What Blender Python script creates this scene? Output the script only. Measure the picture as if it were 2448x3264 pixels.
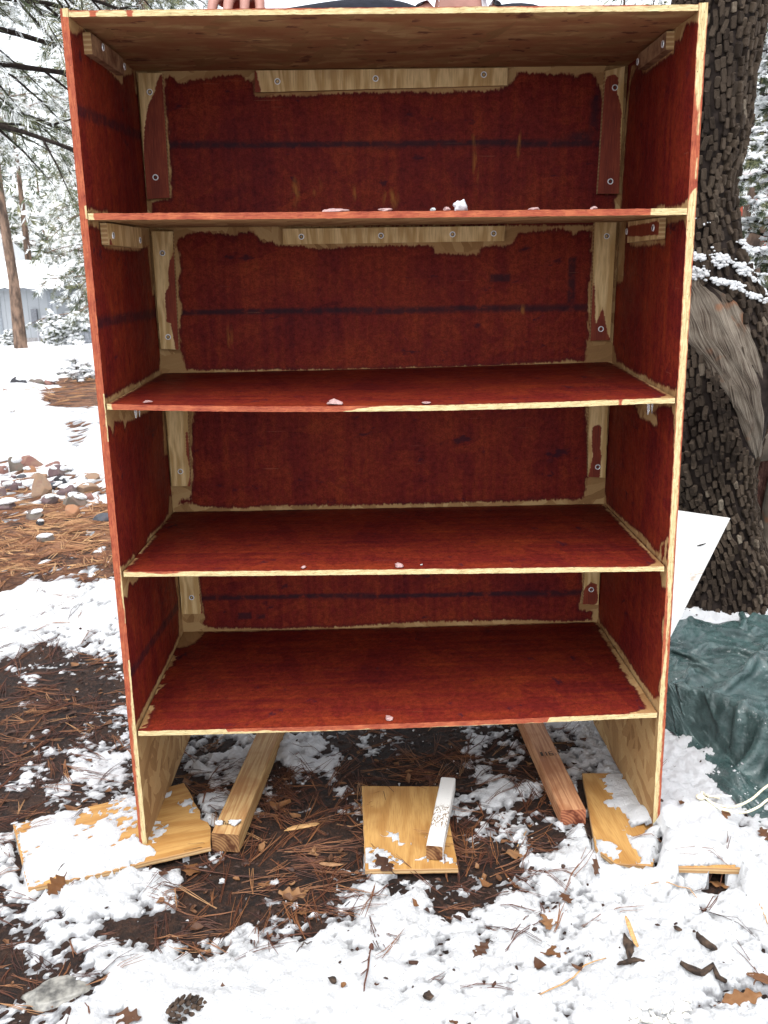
import bpy, math, random
import numpy as np
from mathutils import Vector, Matrix, Euler, Quaternion
for o in list(bpy.data.objects): bpy.data.objects.remove(o)
scene = bpy.context.scene
COL = scene.collection
rad = math.radians
# ---------------------------------------------------------------- camera, sky, sun, exposure
CAM = Vector((-0.0381, -1.6467, 1.13))
cam_d = bpy.data.cameras.new("camera")
cam = bpy.data.objects.new("camera", cam_d); COL.objects.link(cam)
cam.location = CAM; cam.rotation_euler = (1.30098, 0.01883, -0.01711)
cam_d.sensor_fit = 'VERTICAL'; cam_d.sensor_height = 4.54; cam_d.sensor_width = 3.4
cam_d.lens = 3006.46 / 3264 * 4.54
cam_d.clip_start = 0.02; cam_d.clip_end = 400
cam_d.dof.use_dof = True; cam_d.dof.focus_distance = 1.75; cam_d.dof.aperture_fstop = 2.4
scene.camera = cam
world = bpy.data.worlds.new("World"); scene.world = world; world.use_nodes = True
wn = world.node_tree.nodes; wl = world.node_tree.links
bg = wn["Background"]
sky = wn.new("ShaderNodeTexSky"); sky.sky_type = 'NISHITA'; sky.sun_disc = False
SUN_EL, SUN_AZ = 68, 196
sky.sun_elevation = rad(SUN_EL); sky.sun_rotation = rad(SUN_AZ)
sky.air_density = 1.0; sky.dust_density = 1.5; sky.ozone_density = 1.0
hs = wn.new("ShaderNodeHueSaturation"); hs.inputs["Saturation"].default_value = 0.22
wl.new(sky.outputs[0], hs.inputs["Color"]); wl.new(hs.outputs[0], bg.inputs["Color"])
bg.inputs["Strength"].default_value = 0.13
sun_d = bpy.data.lights.new("sun", 'SUN'); sun_d.energy = 1.0; sun_d.angle = rad(60); sun_d.color = (1.0, 0.985, 0.96)
sun = bpy.data.objects.new("sun", sun_d); COL.objects.link(sun)
_d = Vector((math.sin(rad(SUN_AZ)) * math.cos(rad(SUN_EL)), math.cos(rad(SUN_AZ)) * math.cos(rad(SUN_EL)), math.sin(rad(SUN_EL))))
sun.rotation_euler = _d.to_track_quat('Z', 'Y').to_euler()
scene.render.engine = 'CYCLES'
scene.cycles.use_denoising = True
scene.cycles.max_bounces = 8; scene.cycles.diffuse_bounces = 5; scene.cycles.transparent_max_bounces = 8
scene.view_settings.view_transform = 'Standard'; scene.view_settings.look = 'None'
scene.view_settings.gamma = 1.0; scene.view_settings.use_curve_mapping = False
scene.view_settings.exposure = 1.85
rng = np.random.default_rng(11)
R = random.Random(5)

# ---------------------------------------------------------------- noise
def _hash(ix, iy, s):
    h = (ix.astype(np.int64) * 374761393 + iy.astype(np.int64) * 668265263 + s * 974634777) & 0x7fffffff
    h = ((h ^ (h >> 13)) * 1274126177) & 0x7fffffff
    h = h ^ (h >> 16)
    return (h & 0xffff).astype(np.float32) / 32767.5 - 1.0
def vnoise(x, y, s=0):
    x = np.asarray(x, np.float64); y = np.asarray(y, np.float64)
    fx = np.floor(x); fy = np.floor(y); tx = (x - fx).astype(np.float32); ty = (y - fy).astype(np.float32)
    ix = fx.astype(np.int64); iy = fy.astype(np.int64)
    tx = tx * tx * (3 - 2 * tx); ty = ty * ty * (3 - 2 * ty)
    a = _hash(ix, iy, s); b = _hash(ix + 1, iy, s); c = _hash(ix, iy + 1, s); d = _hash(ix + 1, iy + 1, s)
    return (a + (b - a) * tx) * (1 - ty) + (c + (d - c) * tx) * ty
def fbm(x, y, f, octs=4, gain=0.55, s=0):
    v = 0; a = 1; t = 0
    for o in range(octs):
        ca, sa = math.cos(o * 1.1 + .4), math.sin(o * 1.1 + .4)
        v = v + a * vnoise((x * ca - y * sa) * f + 13.7 * o, (x * sa + y * ca) * f - 7.1 * o, s + o * 17); t += a; a *= gain; f *= 2.03
    return v / t
def tnoise(x, y, s=0):
    """creased noise: straight facets meeting in sharp folds"""
    fx = np.floor(x); fy = np.floor(y); u = x - fx; v = y - fy; ix = fx.astype(np.int64); iy = fy.astype(np.int64)
    a = _hash(ix, iy, s); b = _hash(ix + 1, iy, s); c = _hash(ix, iy + 1, s); d = _hash(ix + 1, iy + 1, s)
    return np.where(u + v < 1, a + (b - a) * u + (c - a) * v, d + (c - d) * (1 - u) + (b - d) * (1 - v))
def sstep(a, b, x):
    t = np.clip((x - a) / (b - a), 0, 1); return t * t * (3 - 2 * t)

# ---------------------------------------------------------------- mesh helpers
def np_mesh(name, V, F, mats=(), smooth=False, midx=None, attrs=None, uv=None):
    """V (n,3), F array (m,k) or list of such arrays; attrs name->(n,) or (n,4); uv per vertex (n,2)"""
    me = bpy.data.meshes.new(name)
    V = np.asarray(V, np.float32)
    Fs = F if isinstance(F, list) else [F]
    Fs = [np.asarray(f, np.int32) for f in Fs if len(f)]
    me.vertices.add(len(V)); me.vertices.foreach_set("co", V.ravel())
    loops = np.concatenate([f.ravel() for f in Fs]); tot = np.concatenate([np.full(len(f), f.shape[1], np.int32) for f in Fs])
    start = np.concatenate([[0], np.cumsum(tot)[:-1]]).astype(np.int32)
    me.loops.add(len(loops)); me.loops.foreach_set("vertex_index", loops)
    me.polygons.add(len(tot)); me.polygons.foreach_set("loop_start", start); me.polygons.foreach_set("loop_total", tot)
    if midx is not None: me.polygons.foreach_set("material_index", np.asarray(midx, np.int32))
    me.polygons.foreach_set("use_smooth", np.full(len(tot), bool(smooth)))
    for m in mats: me.materials.append(m)
    if attrs:
        for k, a in attrs.items():
            a = np.asarray(a, np.float32)
            if a.ndim == 1: me.attributes.new(k, 'FLOAT', 'POINT').data.foreach_set("value", a)
            else: me.attributes.new(k, 'FLOAT_COLOR', 'POINT').data.foreach_set("color", a.ravel())
    if uv is not None:
        l = me.uv_layers.new(name="UVMap"); l.data.foreach_set("uv", np.asarray(uv, np.float32)[loops].ravel())
    me.update(); me.validate()
    return me
def link(name, me, parent=None, loc=(0, 0, 0), rot=(0, 0, 0)):
    o = bpy.data.objects.new(name, me); COL.objects.link(o)
    o.location = loc; o.rotation_euler = rot
    if parent is not None: o.parent = parent
    return o
def tag(o, label=None, cat=None, group=None, kind=None):
    if label: o["label"] = label
    if cat: o["category"] = cat
    if group: o["group"] = group
    if kind: o["kind"] = kind
    return o
def thing(name, label, cat, loc=(0, 0, 0), rz=0, group=None):
    o = bpy.data.objects.new(name, None); COL.objects.link(o); o.empty_display_size = .1
    o.location = loc; o.rotation_euler = (0, 0, rz)
    return tag(o, label, cat, group)
class MB:
    """collects pieces into one mesh"""
    def __init__(s): s.V = []; s.F3 = []; s.F4 = []; s.n = 0; s.m3 = []; s.m4 = []; s.at = []
    def add(s, V, F, m=0, at=None):
        V = np.asarray(V, float); F = np.asarray(F, int)
        s.V.append(V); s.at.append(np.full(len(V), 0.0 if at is None else at) if np.ndim(at) == 0 else np.asarray(at))
        (s.F3 if F.shape[1] == 3 else s.F4).append(F + s.n); (s.m3 if F.shape[1] == 3 else s.m4).append(np.full(len(F), m)); s.n += len(V)
    def box(s, c, d, rot=None, m=0, at=None):
        v = np.array([[x, y, z] for x in (-.5, .5) for y in (-.5, .5) for z in (-.5, .5)]) * np.array(d)
        if rot is not None: v = v @ np.array(rot.to_matrix() if hasattr(rot, 'to_matrix') else rot).T
        s.add(v + np.array(c), [[0, 1, 3, 2], [4, 6, 7, 5], [0, 4, 5, 1], [2, 3, 7, 6], [0, 2, 6, 4], [1, 5, 7, 3]], m, at)
    def tube(s, pts, rs, n=8, m=0, at=None, cap=True):
        pts = [Vector(p) for p in pts]; rings = []
        up = Vector((.13, .27, 1))
        for i, p in enumerate(pts):
            t = (pts[min(i + 1, len(pts) - 1)] - pts[max(i - 1, 0)]).normalized()
            a = t.cross(up); a = a.normalized() if a.length > .05 else t.cross(Vector((1, 0, 0))).normalized()
            b = t.cross(a); r = rs[i] if hasattr(rs, '__len__') else rs
            rings += [list(p + (a * math.cos(2 * math.pi * k / n) + b * math.sin(2 * math.pi * k / n)) * r) for k in range(n)]
        F = [[i * n + k, i * n + (k + 1) % n, (i + 1) * n + (k + 1) % n, (i + 1) * n + k] for i in range(len(pts) - 1) for k in range(n)]
        s.add(rings, F, m, at)
        if cap:
            for e, sg in ((0, 1), (len(pts) - 1, -1)):
                base = s.n - len(rings) + e * n if False else None
            V = [list(pts[0])] + rings[:n] + [list(pts[-1])] + rings[-n:]
            s.add(V, [[0, 1 + (k + 1) % n, 1 + k] for k in range(n)] + [[n + 1, n + 2 + k, n + 2 + (k + 1) % n] for k in range(n)], m, at)
    def mesh(s, name, mats=(), smooth=False):
        F = []; mi = []
        if s.F3: F.append(np.concatenate(s.F3)); mi.append(np.concatenate(s.m3))
        if s.F4: F.append(np.concatenate(s.F4)); mi.append(np.concatenate(s.m4))
        return np_mesh(name, np.concatenate(s.V), F, mats, smooth, np.concatenate(mi), attrs={"var": np.concatenate(s.at)})
    def obj(s, name, mats, parent=None, smooth=False, loc=(0, 0, 0), rot=(0, 0, 0)):
        return link(name, s.mesh(name, mats if isinstance(mats, (list, tuple)) else [mats], smooth), parent, loc, rot)
def ico(sub=1):
    t = (1 + 5 ** .5) / 2
    V = [(-1, t, 0), (1, t, 0), (-1, -t, 0), (1, -t, 0), (0, -1, t), (0, 1, t), (0, -1, -t), (0, 1, -t), (t, 0, -1), (t, 0, 1), (-t, 0, -1), (-t, 0, 1)]
    F = [(0, 11, 5), (0, 5, 1), (0, 1, 7), (0, 7, 10), (0, 10, 11), (1, 5, 9), (5, 11, 4), (11, 10, 2), (10, 7, 6), (7, 1, 8), (3, 9, 4), (3, 4, 2), (3, 2, 6), (3, 6, 8), (3, 8, 9), (4, 9, 5), (2, 4, 11), (6, 2, 10), (8, 6, 7), (9, 8, 1)]
    V = [Vector(v).normalized() for v in V]
    for _ in range(sub):
        c = {}; N = []
        def mid(a, b):
            k = (min(a, b), max(a, b))
            if k not in c: V.append(((V[a] + V[b]) / 2).normalized()); c[k] = len(V) - 1
            return c[k]
        for a, b, d in F:
            x, y, z = mid(a, b), mid(b, d), mid(d, a); N += [(a, x, z), (b, y, x), (d, z, y), (x, y, z)]
        F = N
    return np.array([list(v) for v in V]), np.array(F)
ICO0, ICO1, ICO2, ICO3 = ico(0), ico(1), ico(2), ico(3)
def blob(lv, size, seed, rough=.25, f=1.6):
    """lumpy closed stone / snow shape"""
    V, F = (ICO0, ICO1, ICO2, ICO3)[lv]
    n = fbm(V[:, 0] * f + seed * 3.1 + V[:, 2], V[:, 1] * f - seed * 1.7 + V[:, 2] * .7, 1.0, 3, s=seed % 97)
    W = V * (1 + rough * n)[:, None] * np.array(size)
    return W, F
def stone(lv, size, seed, cuts=9):
    """stone with broken flat faces: a sphere cut by random planes"""
    V, F = (ICO0, ICO1, ICO2, ICO3)[lv]; rs = np.random.default_rng(seed); V = V.copy()
    for _ in range(cuts):
        n = rs.normal(0, 1, 3); n /= np.linalg.norm(n); d = rs.uniform(.45, .8); e = np.maximum(0, V @ n - d); V = V - e[:, None] * n
    V = V * (1 + .05 * fbm(V[:, 0] * 3 + seed, V[:, 1] * 3 + V[:, 2], 1.0, 3, s=seed % 91))[:, None]
    return V / np.abs(V).max(0) * np.array(size), F
def poly_sd(P, poly):
    """signed distance (positive inside) of points P (n,2) to polygon"""
    P = np.asarray(P, np.float64); A = np.array(poly, float); B = np.roll(A, -1, 0)
    d = np.full(len(P), 1e9); ins = np.zeros(len(P), bool)
    for a, b in zip(A, B):
        e = b - a; w = P - a; t = np.clip((w @ e) / (e @ e + 1e-12), 0, 1); q = w - t[:, None] * e
        d = np.minimum(d, (q * q).sum(1))
        c = ((a[1] > P[:, 1]) != (b[1] > P[:, 1]))
        xi = (b[0] - a[0]) * (P[:, 1] - a[1]) / ((b[1] - a[1]) if abs(b[1] - a[1]) > 1e-12 else 1e-12) + a[0]
        ins ^= c & (P[:, 0] < xi)
    d = np.sqrt(d); return np.where(ins, d, -d)
def prism(poly, z0, z1, step=None):
    n = len(poly); V = [(x, y, z0) for x, y in poly] + [(x, y, z1) for x, y in poly]
    return V, n
# ---------------------------------------------------------------- materials
class NT:
    def __init__(s, name):
        s.m = bpy.data.materials.new(name); s.m.use_nodes = True; s.t = s.m.node_tree
        s.b = s.t.nodes["Principled BSDF"]
    def n(s, typ, props=None, **ins):
        nd = s.t.nodes.new("ShaderNode" + typ)
        for k, v in (props or {}).items(): setattr(nd, k, v)
        for k, v in ins.items(): s.set(nd, k.replace('_', ' '), v)
        return nd
    def set(s, nd, k, v):
        i = nd.inputs[int(k)] if k.isdigit() else nd.inputs[k]
        if hasattr(v, 'is_output') or isinstance(v, bpy.types.NodeSocket): s.t.links.new(v, i)
        elif isinstance(v, (tuple, list)) and len(v) == 3 and i.type == 'RGBA': i.default_value = (*v, 1)
        else: i.default_value = v
    def math(s, op, a, b=None, c=None, clamp=False):
        nd = s.t.nodes.new("ShaderNodeMath"); nd.operation = op; nd.use_clamp = clamp
        for i, v in enumerate((a, b, c)):
            if v is not None: s.set(nd, str(i), v)
        return nd.outputs[0]
    def mix(s, f, a, b, typ='MIX'):
        nd = s.t.nodes.new("ShaderNodeMix"); nd.data_type = 'RGBA'; nd.blend_type = typ; nd.clamp_factor = True
        s.set(nd, '0', f); s.set(nd, '6', a); s.set(nd, '7', b); return nd.outputs[2]
    def ramp(s, f, stops, interp='LINEAR'):
        nd = s.t.nodes.new("ShaderNodeValToRGB"); nd.color_ramp.interpolation = interp
        e = nd.color_ramp.elements
        while len(e) < len(stops): e.new(0.5)
        for el, (p, c) in zip(e, stops): el.position = p; el.color = (*c, 1) if len(c) == 3 else c
        s.set(nd, 'Fac', f); return nd.outputs[0]
    def noise(s, vec, scale, detail=3, rough=.55, dist=0, out=0):
        nd = s.n('TexNoise', {'noise_dimensions': '3D'}, Scale=scale, Detail=detail, Roughness=rough, Distortion=dist); s.set(nd, 'Vector', vec); return nd.outputs[out]
    def mapping(s, vec, loc=(0, 0, 0), rot=(0, 0, 0), scale=(1, 1, 1)):
        nd = s.n('Mapping'); s.set(nd, 'Vector', vec)
        nd.inputs['Location'].default_value = loc; nd.inputs['Rotation'].default_value = rot; nd.inputs['Scale'].default_value = scale; return nd.outputs[0]
    def sm(s, x, a, b):
        nd = s.n('MapRange', {'interpolation_type': 'SMOOTHSTEP', 'clamp': True}); s.set(nd, '0', x); nd.inputs[1].default_value = a; nd.inputs[2].default_value = b; return nd.outputs[0]
    def attr(s, name, out='Fac'):
        nd = s.n('Attribute'); nd.attribute_name = name; return nd.outputs[out]
    def obj(s): return s.n('TexCoord').outputs['Object']
    def uv(s): return s.n('UVMap').outputs[0]
    def bump(s, h, strength=.3, dist=.002):
        nd = s.n('Bump', Strength=strength, Distance=dist); s.set(nd, 'Height', h); s.t.links.new(nd.outputs[0], s.b.inputs['Normal']); return nd
    def out(s, col=None, rough=None, spec=None):
        if col is not None: s.set(s.b, 'Base Color', col)
        if rough is not None: s.set(s.b, 'Roughness', rough)
        if spec is not None: s.set(s.b, 'Specular IOR Level', spec)
        return s.m

def flakes(N, uv, seed, base=0.0):
    """oriented strand pattern: value 0..1 per strand"""
    warp = N.noise(uv, 38, 2, .5, out=1)
    wv = N.n('VectorMath', {'operation': 'SCALE'}, Scale=.016); N.set(wv, '0', warp)
    av = N.n('VectorMath', {'operation': 'ADD'}); N.set(av, '0', uv); N.set(av, '1', wv.outputs[0])
    val = None
    for i, (th, sx, sy) in enumerate(((rad(12), 9, 46), (rad(-38), 11, 52), (rad(74), 10, 40))):
        rt = N.mapping(av.outputs[0], (0, 0, 0), (0, 0, th + base), (1, 1, 1))
        mp = N.mapping(rt, (seed * 1.3 + i * 7.7, i * 3.3 + seed, 0), (0, 0, 0), (sx, sy, 1))
        vo = N.n('TexVoronoi', {'voronoi_dimensions': '2D', 'feature': 'F1'}, Scale=1.0, Randomness=1.0); N.set(vo, 'Vector', mp)
        sp = N.n('SeparateColor'); N.set(sp, '0', vo.outputs['Color'])
        gm = N.mapping(rt, (i * 2.2, seed, 0), (0, 0, 0), (10, 260, 1))
        gr = N.noise(gm, 1.0, 3, .6)
        v = N.math('ADD', N.math('MULTIPLY', sp.outputs[0], .72), N.math('MULTIPLY', gr, .3))
        if val is None: val = v
        else:
            k = N.math('GREATER_THAN', sp.outputs[1], .52)
            val = N.math('ADD', N.math('MULTIPLY', val, N.math('SUBTRACT', 1.0, k)), N.math('MULTIPLY', v, k))
    return val

def mat_osb(name, streak='v', seed=1, red_gain=(1, 1, 1), tint=0.0):
    N = NT(name); uv = N.uv()
    val = flakes(N, uv, seed, rad(90) if streak == 'v' else 0)
    bare = N.ramp(val, [(0, (.185, .092, .036)), (.3, (.275, .150, .060)), (.6, (.36, .215, .092)), (1, (.45, .30, .140))])
    fleck = N.sm(N.noise(uv, 420, 2), .66, .74)
    bare = N.mix(N.math('MULTIPLY', fleck, .5), bare, (.16, .09, .04))
    if tint:   # washed with thinned stain in blotches
        bl = N.sm(N.math('ADD', N.noise(N.mapping(uv, (0, 0, 0), (0, 0, 0), (1, 2.4, 1)), 9, 4), N.math('MULTIPLY', val, .25)), .50, .72)
        bare = N.mix(N.math('MULTIPLY', bl, tint), bare, (.24, .085, .035))
        bl2 = N.sm(N.math('ADD', N.noise(N.mapping(uv, (4, 1, 0), (0, 0, .2), (1, 2, 1)), 16, 3), N.math('MULTIPLY', val, .3)), .80, .86)
        bare = N.mix(N.math('MULTIPLY', bl2, .8), bare, (.09, .022, .014))
    big = N.noise(uv, 5, 4, .6)
    sc = (70, 3.2, 1) if streak == 'v' else (3.2, 70, 1)
    st = N.noise(N.mapping(uv, (seed, 0, 0), (0, 0, 0), sc), 1.0, 4, .6)
    st2 = N.noise(N.mapping(uv, (seed * 2, 5, 0), (0, 0, 0), (sc[0] * .25, sc[1] * .5, 1)), 1.0, 3, .6)
    k = N.math('ADD', N.math('MULTIPLY', N.math('ADD', N.math('MULTIPLY', val, .5), N.math('MULTIPLY', N.noise(N.mapping(uv, (1, 5, 0), (0, 0, .5), (1, 1, 1)), 42, 4, .65), .65)), .30), N.math('ADD', N.math('MULTIPLY', big, .55), N.math('ADD', N.math('MULTIPLY', st, .38), N.math('MULTIPLY', st2, .40))))
    red = N.ramp(N.math('MULTIPLY', k, .66), [(p_, tuple(c_ * g_ for c_, g_ in zip(k_, red_gain))) for p_, k_ in ((.25, (.030, .0045, .0085)), (.40, (.078, .0085, .0105)), (.52, (.130, .0140, .0110)), (.66, (.20, .029, .0125)), (.85, (.30, .072, .022)))])
    gr_ = N.math('ADD', N.math('MULTIPLY', N.noise(uv, 330, 3, .7), .5), N.math('MULTIPLY', N.noise(uv, 95, 3, .7), .5)); red = N.mix(1.0, red, N.mix(N.sm(gr_, .3, .7), (.55, .55, .58), (1.38, 1.36, 1.34)), 'MULTIPLY')
    # dark knots / over-stained flakes
    dm = N.mapping(uv, (seed * 3.1, 2, 0), (0, 0, rad(15)), (13, 26, 1) if streak == 'v' else (26, 13, 1))
    dk = N.sm(N.math('ADD', N.noise(dm, 1.0, 3, .65), N.math('MULTIPLY', N.math('SUBTRACT', .5, val), .22)), .66, .76)
    red = N.mix(N.math('MULTIPLY', dk, .75), red, (.022, .008, .016))
    sp = N.n('SeparateColor'); N.set(sp, '0', N.attr('paint', 'Color'))
    sd, mark, amber = sp.outputs[0], sp.outputs[1], sp.outputs[2]
    edge = N.math('MULTIPLY', N.math('SUBTRACT', N.noise(N.mapping(uv, (0, 0, 0), (0, 0, 0), (150, 60, 1) if streak == 'v' else (60, 150, 1)), 1.0, 3), .5), .008)
    edge2 = N.math('MULTIPLY', N.math('SUBTRACT', N.noise(uv, 60, 2), .5), .010)
    sdn = N.math('ADD', sd, N.math('ADD', edge, edge2))
    fth = N.noise(N.mapping(uv, (7, 3, 0), (0, 0, 0), (210, 40, 1) if streak == 'v' else (40, 210, 1)), 1.0, 2)
    stain = N.sm(N.math('ADD', sdn, N.math('MULTIPLY', N.math('SUBTRACT', fth, .5), .011)), -.0022, .0030)
    rim = N.math('MULTIPLY', N.sm(sdn, .0, .002), N.math('SUBTRACT', 1.0, N.sm(sdn, .003, .010)))
    red = N.mix(N.math('MULTIPLY', rim, .45), red, (.045, .010, .012))
    mk = N.math('MULTIPLY', mark, N.sm(N.noise(uv, 55, 3), .22, .52))
    red = N.mix(N.math('MULTIPLY', mk, .82), red, (.016, .010, .016))
    am = N.math('MULTIPLY', amber, N.sm(N.noise(N.mapping(uv, (0, 0, 0), (0, 0, 0), (90, 18, 1)), 1.0, 3), .42, .62))
    red = N.mix(N.math('MULTIPLY', am, .8), red, (.30, .12, .03))
    # fine scratches
    sm_ = N.mapping(uv, (3, 9, 0), (0, 0, rad(32)), (7, 420, 1))
    scr = N.math('MULTIPLY', N.sm(N.noise(sm_, 1.0, 1), .735, .76), N.sm(N.noise(uv, 7, 1), .52, .6))
    red = N.mix(N.math('MULTIPLY', scr, .35), red, (.34, .16, .10))
    col = N.mix(stain, bare, red)
    rr = N.math('ADD', .40, N.math('MULTIPLY', N.noise(uv, 30, 3), .25))
    rough = N.math('ADD', N.math('MULTIPLY', stain, rr), N.math('MULTIPLY', N.math('SUBTRACT', 1.0, stain), .78))
    N.bump(N.math('ADD', val, N.math('MULTIPLY', N.noise(uv, 300, 2), .3)), .22, .0012)
    return N.out(col, rough, N.math('ADD', .20, N.math('MULTIPLY', stain, -.15)))

def mat_edge(name, along=0):
    """sawn board edge: compressed strands, pores, some of it stained"""
    N = NT(name); uv = N.uv()
    if along: uv = N.mapping(uv, (0, 0, 0), (0, 0, rad(90)), (1, 1, 1))
    lay = N.noise(N.mapping(uv, (0, 0, 0), (0, 0, 0), (45, 420, 1)), 1.0, 4, .65)
    bare = N.ramp(lay, [(.25, (.23, .155, .068)), (.45, (.46, .355, .175)), (.7, (.66, .545, .31))])
    pore = N.sm(N.noise(N.mapping(uv, (2, 0, 0), (0, 0, 0), (160, 420, 1)), 1.0, 2), .64, .73)
    bare = N.mix(N.math('MULTIPLY', pore, .8), bare, (.11, .07, .03))
    red = N.ramp(N.math('ADD', N.math('MULTIPLY', lay, .6), N.math('MULTIPLY', N.noise(uv, 28, 3), .4)), [(.28, (.13, .022, .014)), (.45, (.26, .055, .028)), (.62, (.40, .115, .05)), (.8, (.55, .24, .11))])
    red = N.mix(N.math('MULTIPLY', pore, .6), red, (.07, .02, .012))
    sp = N.n('SeparateColor'); N.set(sp, '0', N.attr('paint', 'Color'))
    e = N.math('MULTIPLY', N.math('SUBTRACT', N.noise(N.mapping(uv, (0, 0, 0), (0, 0, 0), (40, 130, 1)), 1.0, 3), .5), .006)
    stain = N.sm(N.math('ADD', sp.outputs[0], e), -.0012, .0014)
    N.bump(N.math('ADD', lay, N.math('MULTIPLY', pore, -1.0)), .6, .0015)
    return N.out(N.mix(stain, bare, red), .72, .2)

def mat_ply(name, seed=0, dirn='u', painted=True, warm=0.0):
    """plywood face with broad cathedral grain"""
    N = NT(name); uv = N.uv()
    sc = (1.6, 9, 1) if dirn == 'u' else (9, 1.6, 1)
    g = N.noise(N.mapping(uv, (seed * 5.3, seed * 2.1, 0), (0, 0, 0), sc), 2.2, 2, .4, .6)
    band = N.math('PINGPONG', N.math('MULTIPLY', g, 9.0), 1.0)
    fine = N.noise(N.mapping(uv, (seed, 0, 0), (0, 0, 0), (25, 420, 1) if dirn == 'u' else (420, 25, 1)), 1.0, 3, .6)
    lo, hi = ((.50, .32, .13), (.72, .53, .27)) if not warm else ((.33, .165, .045), (.43, .245, .078))
    col = N.mix(N.sm(band, .1, .9), hi, lo)
    col = N.mix(N.math('MULTIPLY', N.sm(fine, .40, .70), .45), col, (lo[0] * .62, lo[1] * .55, lo[2] * .5))
    drk = N.sm(N.noise(uv, 11, 3), .58, .75)
    col = N.mix(N.math('MULTIPLY', drk, .35), col, (lo[0] * .6, lo[1] * .5, lo[2] * .45))
    rough = .62
    if painted:
        sp = N.n('SeparateColor'); N.set(sp, '0', N.attr('paint', 'Color'))
        e = N.math('MULTIPLY', N.math('SUBTRACT', N.noise(N.mapping(uv, (0, 0, 0), (0, 0, 0), (50, 170, 1)), 1.0, 3), .5), .006)
        stain = N.sm(N.math('ADD', sp.outputs[0], e), -.001, .0016)
        red = N.ramp(N.math('ADD', N.math('MULTIPLY', fine, .6), N.math('MULTIPLY', g, .4)), [(.3, (.09, .014, .010)), (.5, (.19, .032, .015)), (.75, (.32, .075, .03))])
        col = N.mix(stain, col, red)
    N.bump(fine, .15, .0008)
    return N.out(col, rough, .25)

def mat_plyedge():
    N = NT("plywood_edge"); uv = N.obj()
    s = N.n('SeparateXYZ'); N.set(s, '0', uv)
    b = N.math('PINGPONG', N.math('MULTIPLY', s.outputs[2], 260.0), 1.0)
    n = N.noise(uv, 120, 3)
    col = N.mix(N.sm(N.math('ADD', b, N.math('MULTIPLY', n, .4)), .4, .8), (.50, .34, .17), (.33, .19, .085))
    return N.out(col, .8, .2)

def mat_lumber(name, c0, c1, stamp=None):
    """softwood stick, grain along local X"""
    N = NT(name); ob = N.obj()
    w = N.noise(N.mapping(ob, (0, 0, 0), (0, 0, 0), (3, 60, 60)), 1.0, 2, .5, .3)
    bands = N.math('PINGPONG', N.math('MULTIPLY', w, 9.0), 1.0)
    fine = N.noise(N.mapping(ob, (0, 0, 0), (0, 0, 0), (40, 600, 600)), 1.0, 2)
    col = N.mix(N.sm(bands, .15, .85), c0, c1)
    col = N.mix(N.math('MULTIPLY', N.sm(fine, .45, .7), .3), col, (c1[0] * .6, c1[1] * .55, c1[2] * .5))
    wet = N.sm(N.noise(ob, 9, 3), .5, .62)
    col = N.mix(N.math('MULTIPLY', wet, .45), col, (c1[0] * .75, c1[1] * .55, c1[2] * .4))
    kn = N.n('TexVoronoi', {'feature': 'F1'}, Scale=1.0); N.set(kn, 'Vector', N.mapping(ob, (.3, .2, 0), (0, 0, 0), (6, 14, 14)))
    col = N.mix(N.math('SUBTRACT', 1.0, N.sm(kn.outputs['Distance'], .08, .17)), col, (c1[0] * .45, c1[1] * .3, c1[2] * .25))
    N.bump(bands, .2, .001)
    return N.out(col, .66, .25)
def mat_endgrain(name, c0, c1):
    N = NT(name); ob = N.obj()
    s = N.n('VectorMath', {'operation': 'LENGTH'}); N.set(s, '0', N.mapping(ob, (0, .03, .05), (0, 0, 0), (0, 1, 1)))
    rings = N.math('PINGPONG', N.math('ADD', N.math('MULTIPLY', s.outputs['Value'], 330.0), N.noise(ob, 40, 2)), 1.0)
    col = N.mix(N.sm(rings, .2, .8), c0, c1)
    col = N.mix(N.sm(N.noise(ob, 45, 3), .45, .7), col, (c1[0] * .5, c1[1] * .4, c1[2] * .4))
    N.bump(N.noise(ob, 500, 2), .4, .001)
    return N.out(col, .85, .15)

def mat_simple(name, c, rough=.7, var=.2, scale=20, spec=.3, bump=0, metal=0, stretch=(1, 1, 1), c2=None):
    N = NT(name); ob = N.mapping(N.obj(), (0, 0, 0), (0, 0, 0), stretch)
    n = N.noise(ob, scale, 4)
    a = tuple(x * (1 - var) for x in c); b = c2 or tuple(min(1, x * (1 + var)) for x in c)
    if bump: N.bump(n, bump, .004)
    N.set(N.b, 'Metallic', metal)
    return N.out(N.mix(N.sm(n, .3, .7), a, b), rough, spec)

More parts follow.
